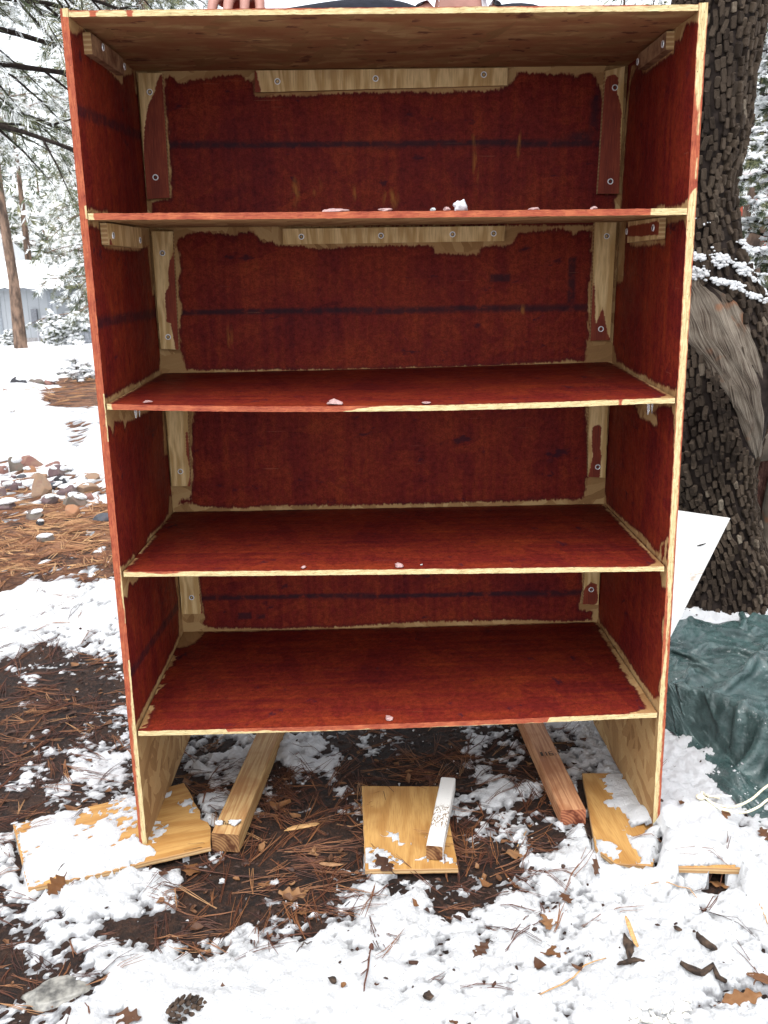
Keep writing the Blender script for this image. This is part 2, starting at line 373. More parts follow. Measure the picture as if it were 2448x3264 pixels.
def mat_snow():
    N = NT("snow"); ob = N.obj(); h = N.attr('h')
    n1 = N.noise(ob, 120, 4, .7); n2 = N.noise(ob, 900, 2, .7)
    thin = N.math('SUBTRACT', 1.0, N.sm(N.math('ADD', h, N.math('MULTIPLY', N.math('SUBTRACT', n1, .5), .3)), .04, .34))
    col = N.mix(thin, (.88, .89, .90), (.30, .30, .31))
    col = N.mix(N.math('MULTIPLY', N.sm(N.noise(ob, 260, 2), .68, .73), N.sm(N.noise(ob, 9, 2), .5, .62)), col, (.12, .08, .06))
    N.bump(N.math('ADD', n1, N.math('MULTIPLY', n2, .6)), 1.0, .010)
    N.set(N.b, 'Subsurface Weight', 0.0)
    return N.out(col, .62, .3)
def mat_soil():
    N = NT("forest_floor"); ob = N.obj(); warm = N.attr('warm')
    n = N.noise(ob, 70, 5, .7); n2 = N.noise(ob, 9, 4, .6)
    dark = N.ramp(n, [(.3, (.003, .002, .0018)), (.48, (.009, .0046, .0032)), (.62, (.024, .0105, .006)), (.8, (.062, .028, .015))])
    org = N.ramp(N.math('ADD', N.math('MULTIPLY', n, .6), N.math('MULTIPLY', n2, .4)), [(.3, (.032, .015, .010)), (.45, (.115, .050, .027)), (.6, (.26, .12, .058)), (.8, (.38, .22, .12))])
    col = N.mix(N.math('MULTIPLY', warm, N.sm(n2, .28, .6)), dark, org)
    N.bump(n, .9, .012)
    return N.out(col, .8, .25)
def mat_var(name, stops, rough=.7, spec=.25, bump=None, scale=60):
    """colour picked by the per-piece attribute 'var' with a little mottling"""
    N = NT(name); v = N.attr('var'); n = N.noise(N.obj(), scale, 3)
    col = N.ramp(N.math('ADD', v, N.math('MULTIPLY', N.math('SUBTRACT', n, .5), .35)), stops)
    if bump: N.bump(n, bump[0], bump[1])
    return N.out(col, rough, spec)
M = {}
M['osb_back'] = mat_osb("stained_strand_board_back", 'v', 1, (.93, .95, .95))
M['osb_side'] = mat_osb("stained_strand_board_side", 'v', 2, (.95, .92, .88))
M['osb_shelf'] = mat_osb("stained_strand_board_shelf", 'h', 3, (.80, .78, .72))
M['osb_top'] = mat_osb("strand_board_blotched", 'h', 4, tint=.8)
M['edge'] = mat_edge("sawn_board_edge"); M['edge_v'] = mat_edge("sawn_board_edge_upright", 1)
M['ply'] = mat_ply("plywood_cleat", 1, 'v'); M['ply_h'] = mat_ply("plywood_cleat_level", 2, 'v')
M['ply_wet'] = mat_ply("wet_plywood", 3, 'u', False, warm=1); M['ply_c'] = mat_ply("damp_plywood", 4, 'v', False, warm=1)
M['plyedge'] = mat_plyedge(); M['ply_tint'] = mat_simple('stain_washed_plywood', (.20, .085, .045), .7, .3, 40, .15, c2=(.34, .20, .11))
M['beam_y'] = mat_lumber("pine_stick", (.44, .285, .125), (.32, .17, .065)); M['beam_r'] = mat_lumber("fir_stick", (.50, .26, .13), (.34, .15, .07))
M['end_y'] = mat_endgrain("pine_end_grain", (.27, .145, .062), (.15, .07, .032)); M['end_r'] = mat_endgrain("fir_end_grain", (.36, .14, .07), (.20, .065, .035))
M['steel'] = mat_simple("screw_steel", (.80, .81, .84), .4, .08, 300, .5, metal=.25); M['hole'] = mat_simple("screw_recess", (.02, .022, .03), .6)
M['snow'] = mat_snow(); M['soil'] = mat_soil()
M['slush'] = mat_simple("pink_slush", (.34, .21, .20), .5, .15, 200, .5, bump=.5)
M['needle'] = mat_var("dead_pine_needles", [(0, (.032, .011, .0075)), (.35, (.085, .028, .013)), (.65, (.19, .080, .032)), (1, (.40, .235, .11))], .6)
M['leaf'] = mat_var("dry_oak_leaf", [(0, (.030, .013, .008)), (.3, (.068, .028, .012)), (.6, (.145, .062, .021)), (1, (.27, .155, .075))], .6, .3, (.4, .002), 90)
M['bark_dark'] = mat_simple("dark_bark", (.018, .013, .011), .9, .45, 40, .1, bump=.6)
M['plate'] = mat_var("bark_plates", [(0, (.012, .008, .006)), (.35, (.030, .021, .015)), (.7, (.066, .048, .034)), (1, (.20, .165, .125))], .9, .15, (.7, .004), 120)
M['pinebark'] = mat_simple("pine_bark", (.10, .074, .062), .9, .5, 9, .1, bump=.8, stretch=(1, 1, .35), c2=(.22, .145, .105))
M['rock'] = mat_var("field_stone", [(0, (.022, .020, .022)), (.2, (.058, .062, .072)), (.4, (.105, .066, .068)), (.55, (.14, .122, .098)), (.7, (.20, .096, .080)), (.85, (.24, .165, .112)), (1, (.26, .125, .065))], .8, .25, (.6, .006), 30)
M['green'] = mat_var("pine_foliage", [(0, (.030, .040, .022)), (.25, (.060, .078, .038)), (.45, (.15, .155, .078)), (.58, (.27, .24, .125)), (.66, (.30, .31, .28)), (.8, (.82, .84, .84))], .6, .3, None, 400)
# ---------------------------------------------------------------- measured layout (metres)
BACK = [[(-.447,1.48),(-.438,1.486),(-.426,1.482),(-.42,1.47),(-.388,1.476),(-.347,1.481),(-.325,1.484),(-.29,1.486),(-.28,1.476),(-.264,1.472),(-.262,1.443),(-.209,1.445),(-.156,1.443),(-.086,1.448),(-.015,1.447),(.055,1.448),(.108,1.444),(.161,1.448),(.214,1.445),(.245,1.451),(.267,1.459),(.274,1.472),(.28,1.482),(.297,1.481),(.32,1.478),(.359,1.478),(.392,1.475),(.398,1.47),(.414,1.475),(.427,1.479),(.438,1.474),(.448,1.46),(.455,1.436),(.457,1.429),(.465,1.418),(.473,1.239),(.5,1.237),(.495,1.224),(.494,1.208),(.496,1.173),(-.499,1.191),(-.493,1.242),(-.461,1.247),(-.452,1.246),(-.448,1.292),(-.448,1.378),(-.45,1.451)],[(-.443,1.165),(-.424,1.171),(-.416,1.178),(-.392,1.178),(-.37,1.175),(-.338,1.173),(-.332,1.169),(-.314,1.173),(-.295,1.177),(-.28,1.174),(-.273,1.166),(-.264,1.156),(-.242,1.154),(-.226,1.148),(-.189,1.145),(-.165,1.143),(-.141,1.138),(-.118,1.138),(-.045,1.143),(.038,1.141),(.105,1.14),(.11,1.124),(.202,1.119),(.208,1.135),(.232,1.138),(.246,1.136),(.263,1.137),(.277,1.144),(.287,1.162),(.313,1.166),(.348,1.168),(.384,1.169),(.401,1.165),(.407,1.155),(.417,1.165),(.447,1.165),(.448,1.125),(.453,1.098),(.449,1.082),(.448,1.062),(.443,1.05),(.446,1.001),(.448,.96),(.451,.933),(.447,.931),(.446,.91),(.444,.885),(.44,.883),(.408,.887),(.372,.883),(.334,.883),(.277,.881),(.229,.877),(-.201,.877),(-.256,.879),(-.327,.88),(-.402,.881),(-.445,.884),(-.451,.904),(-.456,.929),(-.455,.978),(-.446,1.015),(-.451,1.037),(-.451,1.07),(-.445,1.099),(-.442,1.118),(-.446,1.146)],[(-.433,.813),(-.435,.789),(-.44,.77),(-.445,.742),(-.447,.714),(-.448,.65),(-.457,.606),(-.459,.588),(-.478,.587),(-.489,.58),(-.488,.575),(-.459,.576),(-.44,.569),(-.425,.566),(-.371,.564),(-.327,.562),(-.287,.566),(-.239,.566),(-.161,.565),(-.059,.562),(.048,.563),(.156,.564),(.285,.564),(.392,.566),(.443,.563),(.45,.568),(.458,.594),(.455,.616),(.464,.619),(.459,.674),(.452,.739),(.448,.795)],[(-.452,.424),(-.456,.4),(-.454,.367),(-.452,.343),(-.447,.312),(-.445,.296),(-.453,.28),(-.439,.27),(-.425,.266),(-.325,.263),(-.244,.26),(-.185,.263),(-.152,.261),(-.059,.264),(.045,.269),(.29,.269),(.338,.266),(.402,.262),(.484,.264),(.486,.288),(.453,.291),(.449,.305),(.454,.309),(.458,.344),(.453,.383),(.452,.406)]]
LEFTBARE = [[(-.006,1.508),(-.011,1.471),(.002,1.475),(.028,1.476),(.052,1.484),(.078,1.494),(.093,1.491),(.097,1.464),(.111,1.452),(.132,1.465),(.344,1.466),(.446,1.49),(.198,1.51)],[(.128,1.464),(.241,1.458),(.296,1.452),(.334,1.45),(.344,1.466)],[(.417,1.489),(.442,1.487),(.445,1.448),(.461,1.451),(.458,1.495)],[(-.015,1.205),(.029,1.207),(.067,1.205),(.103,1.205),(.131,1.208),(.137,1.204),(.514,1.195),(.491,1.15),(.436,1.15),(.377,1.146),(.365,1.141),(.242,1.142),(.107,1.144),(.082,1.149),(.082,1.177),(.03,1.18),(-.012,1.184),(-.014,1.188)],[(.437,1.152),(.441,1.049),(.486,1.047),(.492,1.152)],[(-.006,.894),(.014,.889),(.057,.888),(.098,.889),(.175,.888),(.19,.89),(.23,.886),(.304,.884),(.402,.887),(.447,.884),(.456,.906),(.508,.9),(.491,.872),(.025,.875),(.386,.816),(.316,.818),(.244,.821),(.192,.823),(.13,.828),(.114,.819),(.11,.832),(.049,.844),(.036,.821),(.022,.837),(.006,.844),(-.006,.864),(-.006,.874)],[(.445,.801),(.424,.701),(.483,.689),(.492,.793)],[(-.001,.581),(.025,.579),(.032,.572),(.095,.574),(.11,.566),(.042,.555),(.122,.521),(.102,.52),(.071,.522),(.052,.533),(.037,.53),(.027,.514),(-.007,.527),(.001,.57)],[(.198,.564),(.217,.572),(.259,.57),(.359,.562),(.417,.568),(.442,.601),(.496,.587),(.482,.551),(.387,.556),(.252,.552)],[(.427,.422),(.434,.362),(.483,.344),(.485,.402)],[(.446,.366),(.419,.272),(.351,.263),(.365,.254),(.476,.254),(.499,.346)],[(-.05,.26),(.6,.268),(.6,-.1),(-.05,-.1)]]
RIGHTBARE = [[(-.008,1.502),(-.016,1.46),(-.008,1.464),(.008,1.475),(.04,1.481),(.069,1.484),(.081,1.471),(.094,1.465),(.11,1.469),(.129,1.472),(.128,1.452),(.198,1.454),(.333,1.453),(.35,1.461),(.142,1.501),(.007,1.496)],[(.386,1.476),(.425,1.461),(.437,1.446),(.444,1.405),(.454,1.273),(.454,1.21),(.47,1.211),(.48,1.351),(.43,1.485)],[(.187,1.197),(.16,1.2),(.132,1.198),(.128,1.195),(.032,1.195),(.021,1.199),(-.01,1.202),(-.026,1.206),(-.032,1.177),(-.037,1.07),(-.022,1.07),(-.02,1.112),(-.012,1.14),(.005,1.165),(.022,1.173),(.034,1.172),(.064,1.169),(.103,1.17),(.118,1.165),(.122,1.18),(.152,1.18),(.397,1.178),(.398,1.183)],[(.367,1.138),(.232,1.141),(.122,1.142),(.12,1.13),(.139,1.132),(.165,1.136),(.215,1.132),(.31,1.13),(.367,1.134)],[(.483,1.186),(.474,1.054),(.406,1.057),(.407,1.158),(.402,1.183)],[(.492,.915),(.486,.88),(.276,.87),(.028,.865),(.266,.815),(.244,.815),(.125,.827),(.098,.842),(.022,.854),(.024,.848),(.009,.836),(.001,.78),(-.036,.787),(-.028,.901),(-.006,.888),(.006,.886),(.024,.878),(.048,.883),(.082,.881),(.15,.88),(.193,.883),(.253,.881),(.296,.882),(.364,.886),(.421,.887),(.457,.918)],[(.24,.816),(.172,.819),(.108,.819),(.105,.804),(.123,.8),(.169,.803),(.217,.799),(.238,.805)],[(.491,.574),(.476,.552),(.006,.555),(.041,.533),(.019,.511),(-.017,.524),(-.02,.613),(.007,.612),(.019,.598),(.045,.588),(.048,.567),(.085,.564),(.116,.568),(.177,.569),(.24,.564),(.332,.561),(.444,.56),(.459,.582)],[(.002,.468),(.009,.43),(-.007,.368),(.003,.327),(.009,.301),(-.003,.295),(.033,.27),(.065,.273),(.126,.269),(.202,.272),(.268,.275),(.45,.265),(.46,.287),(.521,.263),(.483,.252),(.024,.259),(.004,.255),(-.043,.279)],[(-.05,.26),(.6,.266),(.6,-.1),(-.05,-.1)]]
RIGHTRED = [[(.041,.589),(.018,.596),(.021,.564),(.036,.559)],[(.009,.601),(-.008,.606),(-.014,.575),(.009,.566)]]
BACKLINES = [[(-.453,1.352),(.448,1.341)],[(-.46,1.008),(.456,1.002)],[(-.452,.345),(.452,.334)]]
LEFTLINES = [[(-.013,1.359),(.433,1.369)],[(-.004,1.022),(.474,1.008)],[(.041,.367),(.385,.342)]]
BATTEN = {'bl':[(-.496,.805),(-.447,.804),(-.454,.621),(-.496,.622)],'br':[(.451,.789),(.495,.788),(.496,.619),(.457,.622)],'ll':[(-.496,.43),(-.453,.429),(-.449,.309),(-.497,.31)],'lr':[(.458,.406),(.493,.405),(.494,.308),(.456,.31)],'mid':[(-.217,1.18),(.257,1.177),(.256,1.146),(-.217,1.148)],'ml':[(-.496,1.18),(-.451,1.179),(-.457,.93),(-.496,.932)],'mr':[(.449,1.181),(.496,1.18),(.493,.931),(.45,.931)],'tl':[(-.498,1.489),(-.448,1.489),(-.452,1.247),(-.499,1.245)],'top':[(-.26,1.49),(.258,1.487),(.257,1.454),(-.249,1.449)],'tr':[(.459,1.478),(.499,1.486),(.498,1.238),(.453,1.239)]}
SCREW = {'bl':[(-.474,.656)],'br':[(.478,.645)],'ll':[(-.471,.351)],'lr':[(.475,.347)],'mid':[(-.178,1.163),(-.008,1.162),(.145,1.162),(.233,1.162)],'ml':[(-.476,1.135),(-.478,.958)],'mr':[(.476,1.152),(.472,.956)],'tl':[(-.476,1.453),(-.478,1.288)],'top':[(-.214,1.469),(-.013,1.471),(.209,1.475)],'tr':[(.48,1.446),(.479,1.263)]}
BPAINT = {'bl':[(-.456,.747),(-.45,.749),(-.45,.723),(-.448,.664),(-.452,.617),(-.462,.62),(-.456,.637),(-.452,.657),(-.458,.697)],'br':[(.462,.739),(.476,.744),(.483,.736),(.482,.687),(.486,.669),(.484,.618),(.456,.619),(.465,.669),(.461,.705)],'ll':[(-.453,.36),(-.451,.332),(-.453,.309),(-.444,.309),(-.444,.359)],'lr':[(.473,.367),(.488,.359),(.493,.324),(.488,.308),(.455,.309),(.457,.348)],'ml':[(-.452,1.146),(-.456,1.13),(-.463,1.116),(-.468,1.088),(-.468,1.066),(-.478,1.05),(-.479,1.023),(-.478,1.004),(-.48,.99),(-.47,.987),(-.469,.967),(-.465,.94),(-.464,.928),(-.454,.928),(-.45,1.076)],'mr':[(.45,1.082),(.455,1.05),(.457,1.022),(.46,.965),(.467,.985),(.474,1.003),(.484,.964),(.488,.944),(.496,.933),(.49,.927),(.448,.928),(.449,1.022)],'tl':[(-.448,1.487),(-.453,1.485),(-.462,1.469),(-.467,1.452),(-.482,1.429),(-.49,1.399),(-.496,1.368),(-.499,1.334),(-.507,1.242),(-.449,1.241),(-.448,1.452)],'top':[(-.26,1.488),(-.25,1.446),(-.266,1.446)],'tr':[(.462,1.467),(.48,1.472),(.486,1.466),(.488,1.457),(.485,1.439),(.492,1.418),(.497,1.399),(.496,1.366),(.501,1.235),(.448,1.236),(.456,1.422),(.459,1.458)]}
SIDECLEAT = {'L1':[(.076,1.485),(.082,1.455),(.293,1.458),(.318,1.48)],'L2':[(.066,1.186),(.068,1.15),(.324,1.145),(.348,1.183)],'R1':[(.131,1.486),(.129,1.457),(.306,1.454),(.323,1.48)],'R2':[(.112,1.179),(.098,1.142),(.322,1.137),(.351,1.175)]}
SIDESCREW = {'L1':[(.148,1.479),(.296,1.474)],'L2':[(.101,1.166),(.304,1.16)],'R1':[(.148,1.469),(.307,1.469)],'R2':[(.145,1.162),(.328,1.159)]}
PLYL = [(-.8,.08),(-.569,.178),(-.473,.224),(-.447,.174),(-.436,.146),(-.418,.113),(-.412,.082),(-.395,.07),(-.386,.051),(-.375,-.015),(-.478,-.052),(-.586,-.095),(-.697,-.128)]
PLYC = [(-.077,.193),(.092,.183),(.104,.056),(.108,-.104),(-.024,-.102),(-.069,-.101)]
PLYR = [(.415,.222),(.381,-.053),(.408,-.102),(.476,-.112),(.526,.002),(.539,.216)]
ROCKS = [(-2.034,3.551,.055,.055,'olive'),(-1.985,3.64,.103,.044,'tanred'),(-1.939,3.494,.043,.027,'orange'),(-2.088,3.492,.035,.031,'pink'),(-1.84,3.6,.055,.028,'pink'),(-1.745,3.387,.068,.042,'mauve'),(-1.724,3.481,.042,.027,'grey'),(-1.843,3.346,.06,.023,'tan'),(-1.942,3.369,.034,.015,'slate'),(-1.987,3.365,.034,.015,'brown'),(-1.965,3.197,.044,.022,'mauve'),(-1.901,3.096,.05,.032,'brown'),(-1.891,3.182,.033,.022,'brown'),(-1.7,2.972,.063,.076,'tan'),(-1.729,3.183,.047,.022,'brown'),(-1.677,3.1,.054,.018,'slate'),(-1.904,2.988,.035,.035,'mauve'),(-1.565,2.984,.077,.031,'mauve'),(-1.489,3.018,.081,.025,'tan'),(-1.535,3.284,.059,.022,'tan'),(-1.612,2.833,.054,.027,'mauve'),(-1.482,2.779,.077,.037,'olive'),(-1.441,2.873,.054,.027,'pink'),(-1.793,2.725,.072,.03,'mauve'),(-1.595,2.55,.063,.022,'grey'),(-1.442,2.599,.054,.026,'orange'),(-1.534,2.443,.025,.018,'dark'),(-1.427,2.175,.052,.014,'grey'),(-1.26,2.473,.056,.019,'slate'),(-1.68,3.205,.044,.029,'dark'),(-3.872,8.733,.116,.062,'dark'),(-3.817,8.947,.071,.039,'olive'),(-3.673,8.8,.101,.039,'grey'),(-3.582,8.826,.117,.039,'pink')]
SNOW = [(-9.974,24.451,1),(-6.392,17.119,1),(-4.939,14.662,1),(-4.171,9.812,1),(-3.04,7.782,.12),(-2.908,8.041,.12),(-3.206,7.657,.5),(-3.235,7.042,1),(-2.333,4.979,1),(-1.991,4.591,.5),(-1.805,4.257,.9),(-2.237,4.159,1),(-1.954,3.989,1),(-1.614,3.574,.95),(-2.029,3.499,.62),(-1.795,3.258,.62),(-1.581,3.037,.5),(-1.493,3.229,.6),(-1.749,2.911,.5),(-1.762,2.694,.4),(-1.528,2.514,.06),(-1.511,2.223,.1),(-1.375,2.425,.1),(-1.27,2.417,.15),(-1.478,1.967,.06),(-1.348,2.08,.08),(-1.213,2.008,.15),(-1.154,2.065,.45),(-1.127,1.771,.5),(-1.298,1.811,.35),(-1.386,1.71,.3),(-1.38,1.844,.2),(-1.288,1.577,.95),(-1.106,1.47,1),(-1.004,1.51,.9),(-1.144,1.341,.98),(-1.288,1.393,.9),(-.975,1.288,.9),(-.902,1.243,.7),(-1.144,1.161,.8),(-1.019,1.134,.65),(-.909,1.055,.75),(-.839,1.086,.75),(-1.157,1.034,.75),(-1.064,.928,.45),(-.971,.89,.2),(-.898,.918,.3),(-.824,.947,.55),(-.779,.848,.4),(-1.049,.773,.2),(-.957,.768,.15),(-.845,.733,.2),(-.97,.658,.35),(-.903,.641,.4),(-.788,.621,.4),(-.72,.592,.45),(-.97,.555,.15),(-.854,.524,.15),(-.733,.506,.25),(-.885,.411,.3),(-.745,.426,.4),(-.792,.363,.25),(-.659,.357,.45),(-.907,.348,.12),(-.827,.303,.45),(-.697,.297,.6),(-.623,.254,.65),(-.835,.208,.2),(-.748,.222,.5),(-.853,.172,.12),(-.81,.069,.3),(-.714,-.084,.62),(-.758,-.011,.7),(-.725,-.15,.4),(-.588,-.156,.9),(-.545,-.091,.85),(-.499,-.172,.8),(-.644,-.191,.55),(-.621,-.129,.8),(-.661,-.238,.3),(-.669,-.305,.25),(-.604,-.264,.5),(-.563,-.242,.7),(-.465,-.095,.8),(-.43,-.137,.8),(-.474,-.052,.6),(-.48,-.216,.35),(-.443,-.235,.3),(-.404,-.138,.3),(-.376,-.099,.15),(-.39,-.214,.25),(-.334,-.204,.15),(-.395,-.272,.6),(-.329,-.286,.6),(-.457,-.281,.7),(-.507,-.301,.75),(-.323,-.101,.15),(-.273,-.075,.15),(-.314,-.167,.35),(-.261,-.182,.3),(-.217,-.105,.12),(-.157,-.08,.3),(-.145,-.148,.35),(-.195,-.172,.25),(-.223,-.232,.55),(-.271,-.242,.65),(-.158,-.223,.6),(-.094,-.11,.45),(-.015,-.114,.45),(.083,-.09,.5),(-.114,-.009,.1),(-.155,.072,.12),(-.21,.042,.1),(-.286,.046,.2),(-.215,.108,.18),(-.261,.181,.35),(-.159,.176,.15),(-.099,.173,.35),(-.101,.288,.12),(-.472,.347,.7),(-.45,.411,.75),(-.39,.386,.7),(-.405,.263,.6),(-.454,.246,.3),(-.408,.152,.75),(-.413,.067,.7),(-.31,.258,.55),(-.253,.336,.75),(-.214,.399,.75),(-.273,.317,.5),(-.166,.332,.35),(-.24,.446,.6),(-.114,.416,.35),(-.058,.327,.35),(-.003,.367,.12),(.05,.321,.1),(.107,.361,.1),(.14,.237,.1),(.158,.316,.3),(.22,.377,.5),(.217,.272,.5),(.248,.193,.6),(.201,.141,.6),(.156,.091,.25),(.13,.027,.3),(.167,.025,.55),(.233,.088,.55),(.293,.155,.6),(.312,.268,.55),(.372,.305,.75),(.436,.302,.8),(.489,.342,.85),(.422,.389,.6),(.471,.409,.9),(.314,.051,.5),(.29,-.027,.62),(.252,.021,.75),(.323,-.043,.75),(.197,-.037,.6),(.14,-.05,.2),(.102,-.077,.3),(.153,-.093,.5),(.204,-.109,.65),(.257,-.112,.85),(.321,-.101,.9),(.38,-.075,.95),(.121,-.146,.5),(.069,-.157,.4),(.091,-.197,.45),(.146,-.161,.25),(.025,-.181,.92),(-.042,-.166,.85),(-.076,-.19,.8),(-.124,-.26,.9),(-.019,-.264,1),(.062,-.256,.95),(.103,-.246,.95),(.147,-.223,.7),(.199,-.201,.75),(.258,-.203,.6),(.305,-.218,.85),(-.06,-.329,.9),(.017,-.342,.9),(.094,-.335,.95),(-.217,-.301,.9),(-.28,-.299,.8),(-.173,-.366,1),(-.097,-.399,.97),(.013,-.412,.97),(.101,-.416,.95),(-.284,-.382,.95),(-.35,-.349,.7),(-.354,-.408,.9),(-.312,-.438,.95),(-.444,-.335,.7),(-.41,-.387,.7),(-.457,-.404,.6),(-.518,-.342,.5),(-.548,-.372,.45),(-.607,-.349,.35),(-.646,-.368,.15),(-.602,-.408,.35),(-.617,-.427,.3),(-.508,-.431,.8),(-.204,-.442,1),(-.06,-.452,1),(.181,-.272,.85),(.217,-.296,.85),(.258,-.286,.65),(.187,-.338,.85),(.229,-.361,.75),(.291,-.321,.6),(.337,-.29,.9),(.384,-.233,1),(.456,-.212,1),(.444,-.133,1),(.535,-.177,1),(.609,-.205,1),(.526,-.067,1),(.637,-.011,1),(.683,-.059,.8),(.731,.016,.7),(.621,.139,1),(.685,.21,.95),(.663,.271,.95),(.651,.334,.9),(.69,.136,.9),(.491,-.307,.85),(.413,-.304,.9),(.537,-.352,1),(.604,-.3,.9),(.466,-.38,.95),(.392,-.377,.95),(.349,-.365,.65),(.314,-.384,.8),(.271,-.412,.8),(.341,-.425,.85),(.229,-.439,.8),(.198,-.41,.9),(.17,-.446,.7),(.411,-.437,.95),(.497,-.421,.75),(.559,-.394,.75),(.512,-.459,.8),(.438,-.465,.9),(.367,-.463,.9),(.296,-.46,.8),(1.025,1.284,.95),(1.16,1.232,.95),(.94,1.165,.95)]
LEAF = [(-.639,-.142),(-.405,-.063),(-.436,-.437),(-.202,-.149),(-.033,-.088),(-.183,-.195),(.127,-.318),(.074,-.468),(.256,-.239),(.245,-.312),(.361,-.137),(.659,.016),(.522,-.435),(.571,-.391),(.232,-.042),(.725,-.023),(.595,-.14),(.294,-.2)]
TWIG = [[(.383,-.292),(.375,-.357)],[(.347,-.351),(.39,-.361)],[(.382,-.251),(.39,-.322)],[(.442,-.38),(.512,-.392)],[(.463,-.278),(.472,-.293)],[(.489,-.298),(.516,-.334)],[(.434,-.145),(.536,-.201)],[(.207,-.423),(.332,-.339)],[(.635,-.218),(.625,-.282)],[(.369,.009),(.377,-.043)],[(.259,.025),(.224,-.031)],[(-.058,-.306),(-.07,-.411)],[(.163,-.269),(.127,-.317)],[(-.082,-.169),(-.142,-.207)],[(-.159,-.281),(-.184,-.31)],[(-.235,.055),(-.158,.071)],[(-.16,-.063),(-.113,-.068)],[(-.125,-.379),(-.115,-.373)],[(.028,-.414),(.034,-.431)],[(-.35,-.447),(-.327,-.43)],[(-.558,-.373),(-.553,-.363)],[(-.665,-.121),(-.647,-.066)]]
SNOWL = [(-0.786,0.074,0.43),(-0.754,0.1,0.88),(-0.708,0.11,0.73),(-0.713,0.055,1),(-0.68,0.125,0.5800000000000001),(-0.638,0.09,0.53),(-0.634,0.135,0.48),(-0.613,0.117,0.73),(-0.604,0.145,0.68),(-0.573,0.115,0.78),(-0.598,0.06,1),(-0.571,0.081,0.63),(-0.547,0.058,0.43),(-0.667,0.026,0.88),(-0.632,0.025,0.68),(-0.604,0.024,1),(-0.702,-0.008,0.93),(-0.734,0.014,0.73),(-0.756,0.015,0.83),(-0.734,-0.031,0.68),(-0.701,-0.057,0.98),(-0.659,-0.049,1),(-0.61,-0.061,1),(-0.591,-0.023,1),(-0.571,-0.019,0.5800000000000001),(-0.563,0.011,0.43),(-0.582,0.002,0.43),(-0.541,-0.04,0.98),(-0.521,-0.036,0.93),(-0.501,-0.032,1),(-0.535,-0.005,0.88),(-0.703,-0.094,0.63),(-0.685,-0.104,0.33),(-0.481,-0.042,0.43),(-0.473,-0.008,0),(-0.431,0.016,0),(-0.403,0.03,0),(-0.479,0.099,0),(-0.501,0.129,0.1),(-0.458,0.144,0.68),(-0.463,0.186,0),(-0.502,0.194,0.63),(-0.5,0.019,0.63),(-0.499,0.056,0.63),(-0.409,0.068,0)]
SNOWR = [(0.432,0.212,0.3),(0.416,0.166,0),(0.424,0.157,0.4),(0.441,0.174,0.3),(0.47,0.191,0.6),(0.472,0.15,0.6),(0.442,0.13,0.2),(0.453,0.095,0.6),(0.474,0.102,0.75),(0.476,0.073,0.5),(0.49,0.056,0.65),(0.498,0.043,0.6),(0.42,0.088,0),(0.417,0.027,0),(0.445,0.046,0),(0.455,0.021,0.4),(0.397,0.008,0.1),(0.43,-0.012,0.05),(0.397,-0.03,0.5),(0.399,-0.048,0.85),(0.419,-0.057,0.6),(0.44,-0.061,0.2),(0.437,-0.032,0),(0.481,0.004,0),(0.468,-0.04,0.8),(0.49,-0.026,0.4),(0.487,-0.052,0.9),(0.493,-0.071,0.95)]
SNOWC = [(-0.062,-0.046,0.55),(-0.047,-0.047,0.6),(-0.014,-0.058,0.7),(-0.006,-0.077,0.7),(-0.026,-0.076,0.6),(-0.04,-0.012,0.3),(-0.009,-0.003,0.45),(-0.007,-0.038,0.35),(0.009,-0.014,0.3),(-0.053,-0.09,0.4),(0.042,-0.08,0.6),(0.034,-0.05,0.3),(0.09,-0.072,0.6),(0.101,-0.082,0.5),(0.062,-0.094,0.1),(0.017,-0.097,0.1),(-0.007,0.077,0),(-0.039,0.136,0),(0.027,0.133,0),(0.057,0.074,0),(-0.071,0.026,0),(0.022,0.022,0),(0.096,-0.033,0.2)]
# ---------------------------------------------------------------- ground, snow cover, needle litter
def slope(y): 
    t = np.maximum(0, np.asarray(y, float) - 5); return -.067 * (np.sqrt(t * t + 1) - 1) * (t > 0)
def soil_z(x, y):
    x = np.asarray(x, float); y = np.asarray(y, float)
    z = -.021 + slope(y) + .007 * fbm(x, y, 6, 3, s=3) + .0035 * fbm(x, y, 45, 3, s=4) + .0022 * fbm(x, y, 160, 2, s=5)
    far = sstep(3, 9, np.hypot(x, y)); return z + far * .05 * fbm(x, y, .6, 3, s=6)
def soil_z1(x, y): return float(soil_z(np.array([x]), np.array([y]))[0])
def axis(lo, hi, step, a, b, g):
    c = list(np.arange(lo, hi + step / 2, step)); s = step; r = []; v = c[-1]
    while v < b: s *= 1 + g; v += s; r.append(v)
    s = step; l = []; v = c[0]
    while v > a: s *= 1 + g; v -= s; l.append(v)
    return np.array(l[::-1] + c + r)
def grid_faces(nx, ny):
    i = np.arange((ny - 1) * (nx - 1)); r = i // (nx - 1); c = i % (nx - 1); b = r * nx + c
    return np.stack([b, b + 1, b + nx + 1, b + nx], 1)
BOARDS = [(PLYL, SNOWL), (PLYC, SNOWC), (PLYR, SNOWR)]
def idw(qx, qy, S, pw=1.7):
    num = np.zeros(qx.shape, np.float32); den = np.zeros(qx.shape, np.float32)
    for a, b, c in S:
        w = 1.0 / ((qx - a) ** 2 + (qy - b) ** 2 + 1e-5) ** pw; num += w * c; den += w
    return num / den
